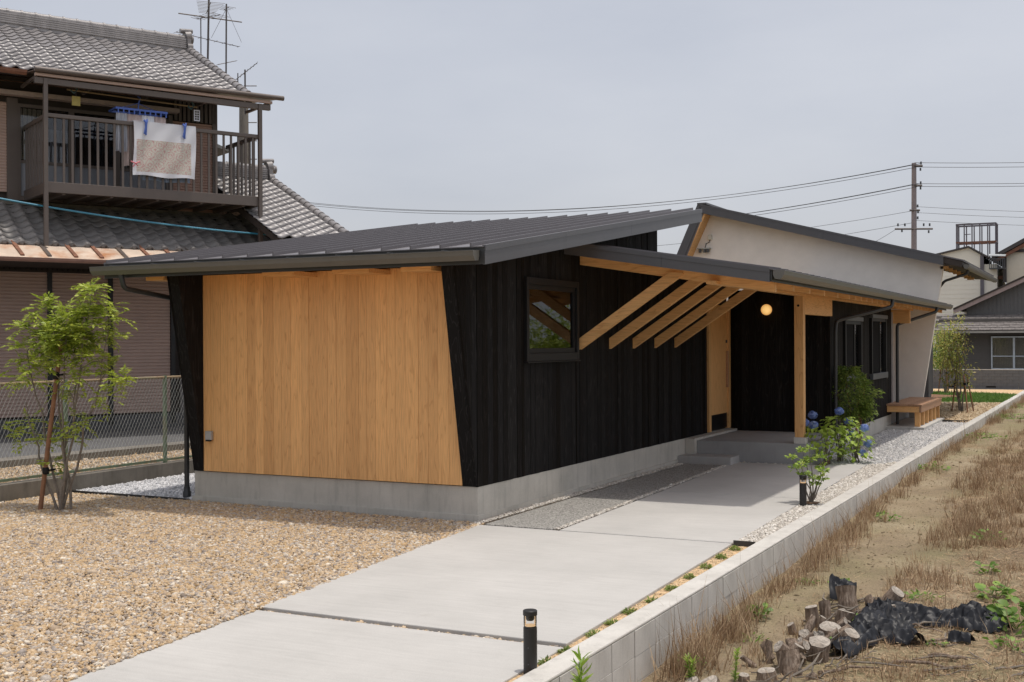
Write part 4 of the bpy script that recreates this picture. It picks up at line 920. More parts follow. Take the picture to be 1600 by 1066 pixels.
MB().box(-.54,-.40,-1.31,-1.30,5.84,6.00).build('card',plain('yellow_card',(.42,.34,.10),rough=.7),t); MB().tube((-.47,-1.305,6.0),(-.47,-1.305,6.09),.004,5).build('string',TRIM,t)
t=nthing('white_tag','small white tag with dark printed squares at the right end of the laundry pole','card',(1.66,-1.3,5.9))
MB().box(1.60,1.71,-1.31,-1.30,5.80,6.0).build('card',WHT,t); m=MB()
for i in range(4):
    for j in range(2): m.box(1.617+j*.043,1.65+j*.043,-1.3125,-1.3105,5.82+i*.043,5.85+i*.043)
m.build('print',SOFF,t); MB().tube((1.655,-1.305,6.0),(1.655,-1.305,6.07),.004,5).build('string',TRIM,t)
# ---- aerials behind the ridge
AER=plain('aerial_metal',(.10,.085,.08),rough=.5,metal=.3)
def yagi(m,c,d,n_,ln,up_=(0,0,1),el=.28):
    c=Vector(c);d=Vector(d).normalized(); side=d.cross(Vector(up_)).normalized(); m.tube(c-d*ln*.5,c+d*ln*.5,.008,5)
    for i in range(n_):
        p=c+d*ln*(i/(n_-1)-.5); e_=el*(1-.5*i/n_); m.tube(p-side*e_,p+side*e_,.0045,4)
t=nthing('tv_aerial','tall dark television aerial mast with two yagi arrays above the ridge','aerial',(3.55,3,7.6),'aerials on the tiled roof')
MB().tube((3.54,3,7.4),(3.60,3,9.9),.022,6).tube((3.40,3,7.6),(3.40,3,8.9),.012,6).build('mast',AER,t)
m=MB(); yagi(m,(3.58,3,9.15),(.25,0.9,.0),9,.9,el=.30); yagi(m,(3.57,3,8.95),(-.3,.9,.05),8,.8,el=.26); m.tube((2.9,3,8.92),(4.35,3,8.95),.014,5); yagi(m,(3.56,3,8.45),(1,.1,-.05),9,1.5,el=.12); m.build('elements',AER,t)
t=nthing('tv_aerial','slim aerial mast with guy wires on the right of the ridge','aerial',(3.97,3,7.6),'aerials on the tiled roof')
MB().tube((3.97,3,7.3),(3.99,3,9.3),.018,6).build('mast',AER,t); m=MB()
for sx in (-.35,.35): m.tube((3.99,3,9.2),(3.99+sx,3,8.5),.004,4)
yagi(m,(3.99,3,9.2),(0,1,0),4,.3,el=.16); yagi(m,(4.0,3,8.0),(1,.2,.35),3,.5,el=.06); m.build('elements',AER,t)
t=nthing('tv_aerial','small tilted yagi aerial beside the right roof slope','aerial',(4.5,3,7.3),'aerials on the tiled roof')
MB().tube((4.42,3,6.9),(4.42,3,7.9),.018,6).tube((4.25,3,7.3),(4.25,3,7.8),.012,6).build('mast',AER,t); m=MB(); yagi(m,(4.40,3,7.82),(.55,-.2,.5),9,.75,up_=(0,0,1),el=.22); m.build('elements',AER,t)
t=thing('utility_pole','grey concrete utility pole hidden behind the balcony house','pole',(-13.3,12.6,.17)); MB().tube((-13.3,12.6,.17),(-13.3,12.6,7.6),.16,14,r1=.11).build('shaft',OLDC,t,smooth=True)
m=MB(); 
for i in range(5): m.tube((-13.3,12.6,6.3+i*.45),(-13.02,12.75,6.3+i*.45),.012,5)
m.build('step_bolts',AER,t)

# ================================================================== background right
G=thing('grey_house','single-storey dark grey house with gable and shingled eave behind the block wall','house',(4,42,0))
GW=plain('dark_grey_siding',(.10,.09,.083),rough=.7,var=.05); GV=plain('grey_vertical_siding',(.14,.137,.137),rough=.7,var=.05)
MB().box(-.6,12,41.05,50,-.1,2.6).build('inner_wall',GW,G)
m=MB()
for i in range(22): z=.1+i*.095; m.prism([(-.6,41.05,z),(-.6,41.02,z),(-.6,41.04,z+.09),(-.6,41.05,z+.09)],(12.6,0,0))
m.build('lap_siding',GW,G)
MB().box(-.68,-.60,40.95,41.05,-.1,2.1).build('corner_trim',plain('pale_trim',(.40,.40,.39)),G)
zg=lambda x: 3.07+.47*(x-.01) if x<5.2 else 5.51-.47*(x-5.2)
m=MB(); m.prism([(.35,42.2,2.6),(10.0,42.2,2.6),(10.0,42.2,3.05),(5.2,42.2,5.4),(.35,42.2,3.1)],(0,.1,0)); m.build('gable_wall',GV,G)
m=MB()
for i in range(60):
    x=.4+i*.16
    if x<10: m.box(x,x+.03,42.175,42.2,2.6,min(zg(x),zg(x+.03))-.1)
m.build('battens',GV,G)
BG=plain('pinkish_barge_board',(.32,.245,.23),rough=.5)
for xa,xb in ((-.12,5.2),(5.2,10.5)):
    MB().prism([(xa,41.75,zg(xa)-.19),(xb,41.75,zg(xb)-.19),(xb,41.75,zg(xb)-.02),(xa,41.75,zg(xa)-.02)],(0,.06,0)).build('barge_board',BG,G)
    MB().prism([(xa,41.72,zg(xa)-.02),(xb,41.72,zg(xb)-.02),(xb,41.72,zg(xb)+.06),(xa,41.72,zg(xa)+.06)],(0,9,0)).build('gable_roof',SOFF,G)
SH=plain('weathered_shingle',(.145,.13,.125),rough=.8,var=.4,scale=5,stain=((.30,.27,.25),4,.6))
er=MB().prism([(-.9,40.0,2.12),(-.9,42.2,2.80),(-.9,42.2,2.74),(-.9,40.0,2.06)],(13,0,0)).build('eave_roof',SOFF,G)
sh=None
for r_ in range(7):
    for c_ in range(18):
        x=-.8+c_*.45+(.22 if r_%2 else 0); y=40.0+r_*.315; z=2.125+r_*.0975
        if x>7.5: continue
        if sh is None: sh=MB().prism([(x,y,z),(x,y+.33,z+.09),(x,y+.33,z+.105),(x,y,z+.03)],(.44,0,0)).build('shingle',SH,er); C0=POS[sh].copy(); base=Vector((x,y,z))
        else: inst(sh,'shingle',C0+Vector((x,y,z))-base+Vector((0,0,nr.uniform(0,.006))),er)
MB().box(-.9,12,39.9,40.0,2.02,2.10).build('gutter',plain('pale_gutter',(.30,.28,.25)),G); MB().box(-.9,12,40.05,41.05,1.96,2.0).build('soffit',SOFF,G)
for xa,xb in ((1.40,3.1),(4.2,6.0)):
    WF=plain('white_frame',(.46,.50,.54),rough=.4); m=MB(); m.box(xa,xb,40.93,41.03,.55,.61); m.box(xa,xb,40.93,41.03,1.83,1.89); m.box(xa,xa+.05,40.93,41.03,.61,1.83); m.box(xb-.05,xb,40.93,41.03,.61,1.83); xm=(xa+xb)/2; m.box(xm-.04,xm+.04,40.93,41.03,.61,1.83); m.box(xa+.05,xm-.04,40.94,41.02,1.07,1.11); m.box(xm+.04,xb-.05,40.94,41.02,1.07,1.11); wf=m.build('window',WF,G)
    for a,b in ((xa+.05,xm-.04),(xm+.04,xb-.05)):
        MB().box(a,b,40.97,40.975,1.11,1.83).build('pane',GLASS,wf); MB().box(a,b,40.97,40.975,.61,1.07).build('pane',GLASS,wf)
        m=MB();vs=[];fs=[]
        for i in range(25): x=a+(b-a)*i/24; yy=41.0+.012*(i%2); vs+=[(x,yy,.61),(x,yy,1.83)]
        for i in range(24): fs.append((2*i,2*i+2,2*i+3,2*i+1))
        m.add(vs,fs).build('curtain',CURT,wf)
# cream two-storey house
CRM=plain('cream_siding',(.84,.80,.69),rough=.75,var=.04,scale=1)
K=thing('cream_house','two-storey cream sided house with low gable behind the plaster wall','house',(-.5,48,0))
MB().prism([(-2.6,46,0),(.62,46,0),(.62,46,5.50),(.06,46,5.86),(-2.6,46,5.28)],(0,5,0)).build('wall',CRM,K)
m=MB()
for i in range(26):
    z=.2+i*.2; xr=.62; m.box(-2.6,.60,45.985,45.998,z,z+.185) if z+.185<5.2 else None
m.build('siding_board',CRM,K)
MB().box(.55,.70,45.93,46.02,0,5.5).build('corner_board',plain('grey_corner',(.14,.13,.15)),K); MB().box(.70,1.22,46.0,51,0,5.1).build('return_wall',CRM,K)
DR=plain('dark_roof_edge',(.07,.06,.058),rough=.6)
MB().prism([(-2.7,45.85,5.27),(.08,45.85,5.87),(.08,45.85,5.94),(-2.7,45.85,5.34)],(0,5.4,0)).build('roof',DR,K); MB().prism([(.081,45.85,5.87),(1.30,45.85,5.10),(1.30,45.85,5.20),(.081,45.85,5.94)],(0,5.4,0)).build('roof',DR,K)
f=thing('rooftop_frame','rusty steel tank frame standing above the cream house roof','frame',(.3,49.5,5.4))
RS=plain('rusty_steel',(.13,.115,.13),rough=.7,var=.3,scale=3)
x0,x1,y0,y1,z0,z1=-.70,1.0,48.4,49.4,5.3,7.12
m=MB()
for y in (y0,y1):
    for i in range(6): x=x0+(x1-x0)*i/5; MB().box(x-.025,x+.025,y-.025,y+.025,z0,z1).build('upright',RS,f)
    for z in (z1,6.28): MB().box(x0-.03,x1+.03,y-.03,y+.03,z-.03,z+.04).build('beam',RUSTM if z<7 else RS,f)
for x in (x0,x1):
    for z in (z1,6.28): MB().box(x-.028,x+.028,y0+.03,y1-.03,z-.028,z+.038).build('beam',RS,f)
    MB().box(x-.02,x+.02,(y0+y1)/2-.02,(y0+y1)/2+.02,z0,z1).build('upright',RS,f)
MB().box(x0,x1,y0,y1,z1+.042,z1+.05).build('mesh_top',plain('pale_grating',(.33,.38,.36)),f) if False else None
MB().tube((x0+.35,y0,6.65),(x0+.62,y0,6.66),.02,6).build('crossbar',RS,f)
K2=thing('cream_gable_house','cream rendered house with dark half-timber gable at the far right','house',(4,47,0))
MB().prism([(1.58,46.5,0),(7,46.5,0),(7,46.5,8.5),(1.58,46.5,5.62)],(0,6,0)).build('wall',plain('cream_render',(.84,.76,.61),rough=.8,var=.04),K2)
MB().prism([(1.0,46.2,5.30),(7,46.2,8.62),(7,46.2,8.80),(1.0,46.2,5.48)],(0,6.5,0)).build('roof',DR,K2); MB().prism([(1.05,46.25,5.12),(7,46.25,8.42),(7,46.25,8.60),(1.05,46.25,5.28)],(0,.05,0)).build('barge_board',RUSTM,K2)
MB().box(1.5,7,46.4,46.5,5.62,5.74).build('timber_band',DR,K2); MB().box(1.45,1.6,46.4,46.6,4.3,5.4).build('timber_post',DR,K2); MB().box(1.1,1.5,46.7,46.8,4.45,4.6).build('timber_band',RUSTM,K2)
b=thing('window_cage','small slatted balcony cage fixed to the cream house','balcony',(1.25,45.8,4.85))
m=MB(); m.box(.95,1.6,45.5,46.0,4.86,4.90); m.box(.95,1.6,45.5,45.54,5.28,5.32); m.build('frame',TRIM,b)
for i in range(9): x=.96+i*.075; MB().box(x,x+.03,45.5,45.53,4.90,5.28).build('slat',TRIM,b)
MB().prism([(.93,45.45,5.42),(1.62,45.45,5.38),(1.62,46.0,5.48),(.93,46.0,5.52)],(0,0,.03)).build('awning',plain('awning_grey',(.35,.37,.38)),b)
# utility pole and wires
def dpt(px,py,dep):
    """world point for known bearings, used for the distant pole line"""
    return None
t=thing('utility_pole','tall concrete utility pole carrying power lines behind the houses','pole',(-3.18,52.3,0))
MB().tube((-3.18,52.3,0),(-3.13,52.3,10.7),.17,16,r1=.115).build('shaft',plain('pole_concrete',(.26,.22,.22),rough=.8,var=.1),t,smooth=True)
m=MB(); sd=Vector((.894,.45,0))
def arm(z,l0,l1,r_=.04): c=Vector((-3.14,52.2,z)); m.tube(c+sd*l0,c+sd*l1,r_,6)
arm(10.55,.0,.45,.06); arm(9.55,.0,.42,.06); arm(7.36,-.95,.95,.05); arm(8.3,-.2,.3,.06); m.build('crossarm',AER,t)
m=MB()
for z,x in ((10.3,.35),(9.35,.35),(7.5,-.8),(7.5,-.45),(7.5,.5),(7.5,.8),(7.2,-.6),(7.15,.75),(8.45,.2),(8.15,.22),(7.85,.2),(10.62,.38),(9.62,.36)):
    c=Vector((-3.14,52.2,z))+sd*x; m.tube(c,c+Vector((0,0,.14)),.045,6)
m.build('insulator',TRIM,t)
WIR=plain('black_cable',(.05,.05,.055),rough=.5)
def wire(name,pts,sag,label,r_=.013,grp='overhead power lines'):
    a,b=Vector(pts[0]),Vector(pts[1]); n_=28; P=[a.lerp(b,i/n_)-Vector((0,0,sag*4*(i/n_)*(1-i/n_))) for i in range(n_+1)]
    m=MB().path(P,r_,5); return m.build(name,WIR,cat='cable',label=label,group=grp)
for k,(dz,dx) in enumerate(((0,0),(-.14,.18),(.02,.34))):
    wire('power_line',((-3.14+dx,52.2,10.62+dz),(-40+dx,50,10.6+dz)),1.35,('uppermost thin cable sagging left from the pole top','second thin cable just under the pole-top one','third thin cable near the pole top on the left')[k])
    wire('power_line',((-3.14+dx,52.2,9.62+dz),(-40+dx,50,8.6+dz)),1.2,('highest cable of the second bundle left of the pole','middle cable of the second bundle left of the pole','lowest cable of the second bundle left of the pole')[k])
for k,z in enumerate((10.72,10.50,9.66,9.52)):
    wire('power_line',((-3.1,52.3,z),(30,72,z+3.3)),.9,('top cable running right from the pole','second cable running right from the pole','third cable running right from the pole, lower bundle','fourth cable running right from the pole, lower bundle')[k])
for k,z in enumerate((8.5,8.2,7.8)):
    wire('power_line',((-3.1,52.3,z),(30,70,z+1.6)),1.0,('topmost','second','third','lowest')[k]+' of the thin service cables sagging right over the cream house',.009,'service cables over the cream house')
wire('power_line',((-3.1,52.3,8.3),(-40,56,7.9)),1.0,'thin service cable sagging left at the height of the white roof',.010); wire('power_line',((-3.1,52.3,7.7),(-40,56,6.9)),1.0,'lowest service cable left of the pole crossing behind the roofs',.010)
wire('power_line',((-3.9,51.9,7.4),(-9,47,5.2)),.5,'short drop cable falling left from the pole crossarm',.01)
wire('blue_cable',((-10.9,2.2,4.3),(-7.2,9.2,3.8)),.18,'blue-green cable slanting across the old house front',.016,'cable on the old house')
COL.objects[-1] if False else None
bpy.data.objects['blue_cable'].data.materials[0]=plain('blue_green_cable',(.03,.22,.34),rough=.4)
t=thing('tv_aerial','tiny roof aerial poking up behind the black house roof','aerial',(-13.5,42,4)); m=MB(); m.tube((-13.5,42,4.5),(-13.5,42,6.2),.02,5); yagi(m,(-13.5,42,6.0),(.7,.7,0),5,.5,el=.15); m.build('mast',AER,t)
t=thing('tv_aerial','small antenna seen between the black roof and the white gable','aerial',(-8,45,3)); m=MB(); m.tube((-7.3,45,3),(-7.3,45,6.5),.025,5); yagi(m,(-7.3,45,5.6),(.3,.7,0),5,.6,el=.2); m.build('mast',AER,t)
# ================================================================== garden lights
def bollard(x,y,label):
    t=thing('garden_light',label,'garden light',(x,y,0),'black bollard lights along the driveway')
    MB().lathe((x,y,0),[(.038,-.04),(.038,.235),(.034,.237),(.034,.243),(.0,.243)],24).build('body',plain('matt_black',(.016,.015,.015),rough=.45),t,smooth=True)
    MB().lathe((x,y,0),[(.039,.302),(.0395,.304),(.0395,.325),(.036,.329),(.0,.329)],24).build('cap',plain('matt_black_cap',(.016,.015,.015),rough=.45),t,smooth=True)
    MB().lathe((x,y,0),[(.024,.302),(.024,.282),(.018,.272),(.0,.270)],20).build('lamp_head',FRAME,t,smooth=True)
    m=MB(); vs=[];fs=[]
    for k in range(24): a=2*math.pi*k/24; vs+=[(x+.0365*math.cos(a),y+.0365*math.sin(a),.238),(x+.0365*math.cos(a),y+.0365*math.sin(a),.303)]
    for k in range(24): fs.append((2*k,2*((k+1)%24),2*((k+1)%24)+1,2*k+1))
    m.add(vs,fs).build('glass_sleeve',glass('clear_sleeve_'+label[:5],tr=.93),t,smooth=True)
    g_,tt,bb=newmat('warm_lens'); bb.inputs['Base Color'].default_value=(.7,.55,.4,1); bb.inputs['Emission Color'].default_value=(1,.62,.30,1); bb.inputs['Emission Strength'].default_value=.5
    MB().lathe((x,y,0),[(.030,.243),(.028,.248),(.0,.249)],20).build('lens',g_,t,smooth=True)
    MB().tube((x+.006,y-.0375,.13),(x+.006,y-.0395,.13),.0035,8).tube((x+.006,y-.0375,.04),(x+.006,y-.0395,.04),.0035,8).build('screw',TRIM,t)
bollard(2.835,-4.63,'black bollard light nearest the camera beside the slab joint'); bollard(2.69,2.46,'farther black bollard light next to the small leafy shrub')
# garden outlet on the cedar wall
t=thing('outdoor_outlet','small silver outdoor outlet low on the cedar panel','outlet',(-3.42,-.02,.74))
MB().box(-3.465,-3.375,-.06,-.019,.70,.80).build('cover',plain('brushed_steel',(.42,.42,.42),rough=.35,metal=.3),t,bev=.006); MB().box(-3.45,-3.39,-.066,-.03,.685,.70).build('opening',FRAME,t)
# ================================================================== vegetation helpers
def wob(p,q,n_,a,bow=(0,0,0)):
    p=Vector(p);q=Vector(q);b=Vector(bow); out=[]
    for i in range(n_+1):
        f=i/n_; out.append(p.lerp(q,f)+b*math.sin(math.pi*f)+Vector((rnd.uniform(-a,a),rnd.uniform(-a,a),rnd.uniform(-a,a)))*(f*(1-f)*4))
    return out
def pinnate(centers,n_each,L,lw,rl,mat,parent,origin,name='foliage',up_=.35,pairs=5,hi=False):
    """compound leaves: leaflets in pairs along a drooping stalk"""
    P=[];Dv=[]
    for (c,r) in centers:
        for _ in range(n_each):
            d=nr.normal(0,1,3); d[2]=d[2]*.6+up_; d/=np.linalg.norm(d); o_=np.array(c)+d*r*nr.uniform(.1,1)*np.array([1,1,.8]); sd=np.cross(d,[0,0,1.0]); sd/=np.linalg.norm(sd)+1e-6
            for k in range(pairs):
                f=(k+1)/pairs; p=o_+d*rl*f+np.array([0,0,-.25*rl*f*f])
                for s_ in (-1,1): P.append(p); Dv.append(sd*s_+d*.55+np.array([0,0,-.1]))
            P.append(o_+d*rl*1.05+np.array([0,0,-.25*rl])); Dv.append(d+np.array([0,0,-.4]))
    return leaves(name,np.array(P),np.array(Dv),L,lw,mat,parent,origin,hi=hi)
# ---- left multi-stem ash
T=thing('young_tree','young multi-stemmed tree with feathery bright green leaves before the fence','tree',(-4.42,-1.2,0))
tips=[(-4.02,-1.2,2.26),(-4.62,-1.15,2.16),(-4.35,-1.25,2.0),(-3.84,-1.1,2.02),(-4.92,-1.25,1.72),(-4.25,-1.1,1.7),(-5.0,-1.2,1.15)]
cl=[]
for i,tp in enumerate(tips):
    b0=(-4.42+rnd.uniform(-.07,.07),-1.2+rnd.uniform(-.05,.05),-.02); pts=wob(b0,tp,9,.035,(rnd.uniform(-.06,.06),0,.05)); m=MB().path(pts,[.016-.012*k/9 for k in range(10)],7)
    for k in range(3,10):
        p=pts[k]; d=Vector((rnd.uniform(-1,1),rnd.uniform(-.8,.8),rnd.uniform(.1,.6))).normalized()*rnd.uniform(.10,.30)
        if p.z<1.25 and rnd.random()<.8: continue
        q_=p+d; m.path([p,p.lerp(q_,.5)+Vector((0,0,.03)),q_],[.005,.004,.002],5); cl.append((tuple(q_),.10)); 
        if p.z>1.6: cl.append((tuple(p+Vector((rnd.uniform(-.1,.1),0,.05))),.10))
    m.build('stem',BARK,T,smooth=True)
cl+= [((-4.98,-1.2,.92),.10),((-5.15,-1.2,.80),.1),((-4.75,-1.2,.72),.09),((-3.52,-1.25,1.42),.06),((-3.58,-1.25,1.36),.05),((-4.62,-1.2,.50),.08),((-4.9,-1.3,1.55),.14),((-5.05,-1.2,1.42),.12),((-4.1,-1.3,.95),.08)]
cl=cl+[((-4.62+rnd.gauss(0,.2),-1.2+rnd.gauss(0,.15),1.98+rnd.gauss(0,.13)),.10) for _ in range(11)]+[((-4.0+rnd.gauss(0,.13),-1.2+rnd.gauss(0,.15),2.08+rnd.gauss(0,.12)),.08) for _ in range(7)]+[((-4.3+rnd.gauss(0,.12),-1.2,1.86),.08) for _ in range(4)]
pinnate(cl,13,.060,.026,.12,LEAF_A,T,(-4.4,-1.2,1.6),pairs=4)
t=thing('tree_stake','leaning brown wooden stake tied to the young tree','stake',(-4.64,-1.32,0))
MB().path([(-4.68,-1.30,-.02),(-4.54,-1.28,.9),(-4.40,-1.25,1.82)],[.026,.024,.022],9).build('pole',STAKE,t,smooth=True); MB().path([(-4.41,-1.25,1.81),(-4.40,-1.245,1.84)],[.023,.021],9).build('cut_top',LOGC,t)
for z in (1.45,.42): x=-4.67+z*.153; MB().lathe((x,-1.285,z),[(.03,-.035),(.036,-.02),(.034,.0),(.038,.02),(.03,.04)],10).path([(x,-1.285,z),(x+.09,-1.24,z+.02)],.012,6).build('tie',FRAME,t,smooth=True)
# ---- clump by the wall (narrow-leaved nandina-like shrub)
T=thing('tall_shrub','tall dense narrow-leaved green shrub against the black window wall','shrub',(1.98,9.3,0))
for i in range(7):
    pts=wob((1.98+rnd.uniform(-.08,.08),9.3+rnd.uniform(-.08,.08),0),(1.85+rnd.uniform(-.3,.3),9.3+rnd.uniform(-.3,.3),1.05+rnd.uniform(-.15,.2)),6,.03); MB().path(pts,[.011]*4+[.008,.006,.004],6).build('stem',STAKE,T,smooth=True)
P=[];Dv=[]
for _ in range(3900):
    a=rnd.uniform(0,6.28); z=rnd.random(); r_=(.16+.22*math.sin(math.pi*min(1,z*1.05)))*math.sqrt(rnd.uniform(.25,1))
    lump=.17*mnoise.noise(Vector((math.cos(a)*2,math.sin(a)*2,z*5)))
    p=(1.86+(r_+lump)*math.cos(a),9.3+(r_+lump)*math.sin(a),.50+z*.86); P.append(p); Dv.append((math.cos(a)+rnd.gauss(0,.6),math.sin(a)+rnd.gauss(0,.6),rnd.uniform(-.9,.35)))
for _ in range(700):
    P.append((2.12+rnd.gauss(0,.07),9.25+rnd.gauss(0,.07),.68+rnd.gauss(0,.09))); Dv.append((rnd.gauss(.4,.6),rnd.gauss(0,.6),rnd.uniform(-.7,.3)))
leaves('foliage',np.array(P),np.array(Dv),.080,.019,LEAF_B,T,(1.9,9.3,.9),hi=False)
# ---- hydrangea: broad leaves, blue heads
def hydrangea(x,y,label,heads,leafn,rad,ht):
    T=thing('hydrangea',label,'shrub',(x,y,0),'hydrangeas by the porch'); proto=None; 
    for i in range(9):
        a=rnd.uniform(0,6.28); q_=(x+rad*.7*math.cos(a)*rnd.random(),y+rad*.7*math.sin(a)*rnd.random(),ht*rnd.uniform(.6,.95)); MB().path(wob((x+rnd.uniform(-.05,.05),y+rnd.uniform(-.05,.05),0),q_,4,.02),[.008,.007,.006,.005,.004],6).build('stem',BARK,T,smooth=True)
    for i in range(leafn):
        a=rnd.uniform(0,6.28); f=rnd.random()**.7; z=ht*(.12+.86*f); rr_=rad*(.45+.6*math.sin(math.pi*(.2+.65*f)))*math.sqrt(rnd.uniform(.3,1)); c=Vector((x+rr_*math.cos(a),y+rr_*math.sin(a),z)); s_=rnd.uniform(.5,.95); rot=(rnd.uniform(-.35,.35),rnd.uniform(.05,.75),a+rnd.uniform(-.7,.7))
        if proto is None:
            LV=[(0,0,0),(.022,.014,.003),(.055,.036,.006),(.085,.026,.002),(.115,0,-.012),(.085,-.026,.002),(.055,-.036,.006),(.022,-.014,.003),(.055,0,-.002),(.085,0,-.005),(.022,0,-.001)]
            LF=[(0,10,1),(1,10,8,2),(2,8,9,3),(3,9,4),(0,7,10),(7,6,8,10),(6,5,9,8),(5,4,9)]
            proto=MB().add(LV,LF).build('leaf',LEAF_H,T,origin=(0,0,0),smooth=True); proto.location=c-POS[T]; proto.rotation_euler=rot; proto.scale=(s_,)*3
        else: inst(proto,'leaf',c,T,rot=rot,scale=(s_,)*3)
    for (hx,hy,hz,hr) in heads:
        pts=nr.normal(0,1,(120,3)); pts/=np.linalg.norm(pts,axis=1,keepdims=True); n_=len(pts); p=pts*hr*.88*nr.uniform(.8,1.12,(n_,1))*np.array([1,1,.85])+np.array([hx,hy,hz]); fr=frame_to(pts); rot=np.stack([fr[:,:,1],fr[:,:,2],fr[:,:,0]],2)
        PV=np.array([(0,0,0),(1,.35,.1),(1.1,0,.15),(.35,1,.1),(0,1.1,.15),(-1,-.35,.1),(-1.1,0,.15),(-.35,-1,.1),(0,-1.1,.15),(-.35,1,.1),(-1,.35,.1),(.35,-1,.1),(1,-.35,.1)]); PF=[(0,12,2,1),(0,3,4,9),(0,10,6,5),(0,7,8,11)]
        o=template_mesh('flower_head',PV,PF,p,rot,np.full((n_,3),hr*.26)*nr.uniform(.8,1.2,(n_,1)),BLUE,T,(hx,hy,hz))
hydrangea(1.98,6.95,'blue-flowering hydrangea right beside the timber post',[(1.66,6.95,.60,.07),(1.72,6.85,.585,.062),(1.80,6.95,.70,.07),(1.84,6.8,.56,.075)],230,.32,.58)
hydrangea(2.12,7.35,'tallest hydrangea in the middle with two blue heads at the top',[(2.10,7.35,.74,.07),(2.24,7.3,.60,.065)],260,.28,.68)
hydrangea(2.36,7.3,'paler hydrangea nearest the curb with scattered small blue heads',[(2.46,7.35,.50,.07),(2.31,7.22,.42,.06),(2.53,7.25,.28,.068),(2.46,7.2,.15,.06)],120,.22,.48)
# ---- small shrub by the far bollard
T=thing('small_shrub','small sparse shrub with bright leaves beside the far bollard light','shrub',(2.74,2.62,0)); cl=[]
for tp in ((2.53,2.6,.50),(2.62,2.75,.56),(2.72,2.65,.60),(2.82,2.75,.50),(2.88,2.6,.36),(2.66,2.5,.42),(2.79,2.6,.28)):
    pts=wob((2.74,2.62,0),tp,5,.02,(.02,0,0)); MB().path(pts,[.010,.008,.007,.006,.004,.003],6).build('stem',BARK,T,smooth=True); cl.append((tp,.05)); cl.append((tuple(pts[4]),.05))
P=[];Dv=[]
for c,r_ in cl:
    for _ in range(48): d=nr.normal(0,1,3); d[2]=abs(d[2])*.5-.1; d/=np.linalg.norm(d); P.append(np.array(c)+d*r_*nr.uniform(0,1)); Dv.append(d+np.array([0,0,-.15]))
leaves('foliage',np.array(P),np.array(Dv),.044,.022,LEAF_C,T,(2.7,2.6,.4))
sheet('soil_ring',[(2.74+.10*math.cos(a),2.60+.10*math.sin(a)) for a in np.arange(0,6.28,.5)],.018,plain('dark_soil',(.20,.12,.07),rough=.95,var=.3,scale=30))
# ---- tree standing in the field to the right of the view; the long-wall window mirrors it
T=thing('field_tree','green tree in the field mirrored in the black house window','tree',(8.4,21,-.3)); q=nr.normal(0,1,(5200,3))*np.array([.95,.9,.62])+np.array([8.4,21,1.35]); leaves('foliage',q,nr.normal(0,1,q.shape),.17,.08,LEAF_A,T,(8.4,21,1.3),hi=False); MB().path([(8.4,21,-.35),(8.45,21,.5),(8.4,21.05,1.5)],[.09,.07,.04],9).build('trunk',BARK,T,smooth=True)
# ---- far staked trees
def fartree(x,y,h,label,spread,n_,stakes):
    T=thing('sapling',label,'tree',(x,y,0),'staked saplings by the lawn'); cl=[]
    for i in range(5):
        tp=(x+rnd.uniform(-spread,spread),y+rnd.uniform(-spread,spread),h*rnd.uniform(.75,1)); pts=wob((x+rnd.uniform(-.06,.06),y+rnd.uniform(-.06,.06),0),tp,7,.05); MB().path(pts,[.025-.018*k/7 for k in range(8)],6).build('trunk',BARK,T,smooth=True)
        for k in range(3,8):
            for _ in range(n_): p=pts[k]+Vector((rnd.gauss(0,spread*.45),rnd.gauss(0,spread*.45),rnd.gauss(0,.12))); cl.append((tuple(p),.10))
    P=[];Dv=[]
    for c,r_ in cl:
        for _ in range(14): d=nr.normal(0,1,3); P.append(np.array(c)+d*r_*.7); d[2]-=.5; Dv.append(d)
    leaves('foliage',np.array(P),np.array(Dv),.075,.036,LEAF_F,T,(x,y,h*.7),hi=False)
    for i,(sx,sy) in enumerate(stakes):
        t=thing('tree_stake','thin dark stake '+('left of','right of')[i%2]+' the '+('nearer' if y<25 else 'farther')+' sapling'+(' towards the curb' if i==2 else ''),'stake',(x+sx,y+sy,0)); MB().tube((x+sx,y+sy,-.02),(x+sx*.5,y+sy*.5,.9),.018,7).build('pole',STAKE,t); MB().tube((x+sx*.62,y+sy*.6,.66),(x+sx*.6,y+sy*.6,.72),.035,8).build('tie',FRAME,t)
fartree(2.36,20.8,2.1,'nearer sapling with sparse yellow-green crown tied to thin stakes',.28,3,((-.2,.0),(.22,-.5),(.30,.1)))
fartree(.82,30.6,2.65,'farther sapling with fuller yellowish crown on the lawn mulch',.34,5,((-.18,0),(.15,-.2)))
T=thing('hedge_bush','dark green bush squeezed between the white house and the grey house','shrub',(.05,36.5,0)); q=nr.normal(0,1,(2600,3))*np.array([.30,.3,.50])+np.array([.0,36.5,1.0]); leaves('foliage',q,nr.normal(0,1,q.shape),.10,.05,LEAF_B,T,(.0,36.5,1.0),hi=False); MB().tube((0,36.5,-.1),(0,36.5,.9),.05,7).build('trunk',BARK,T)

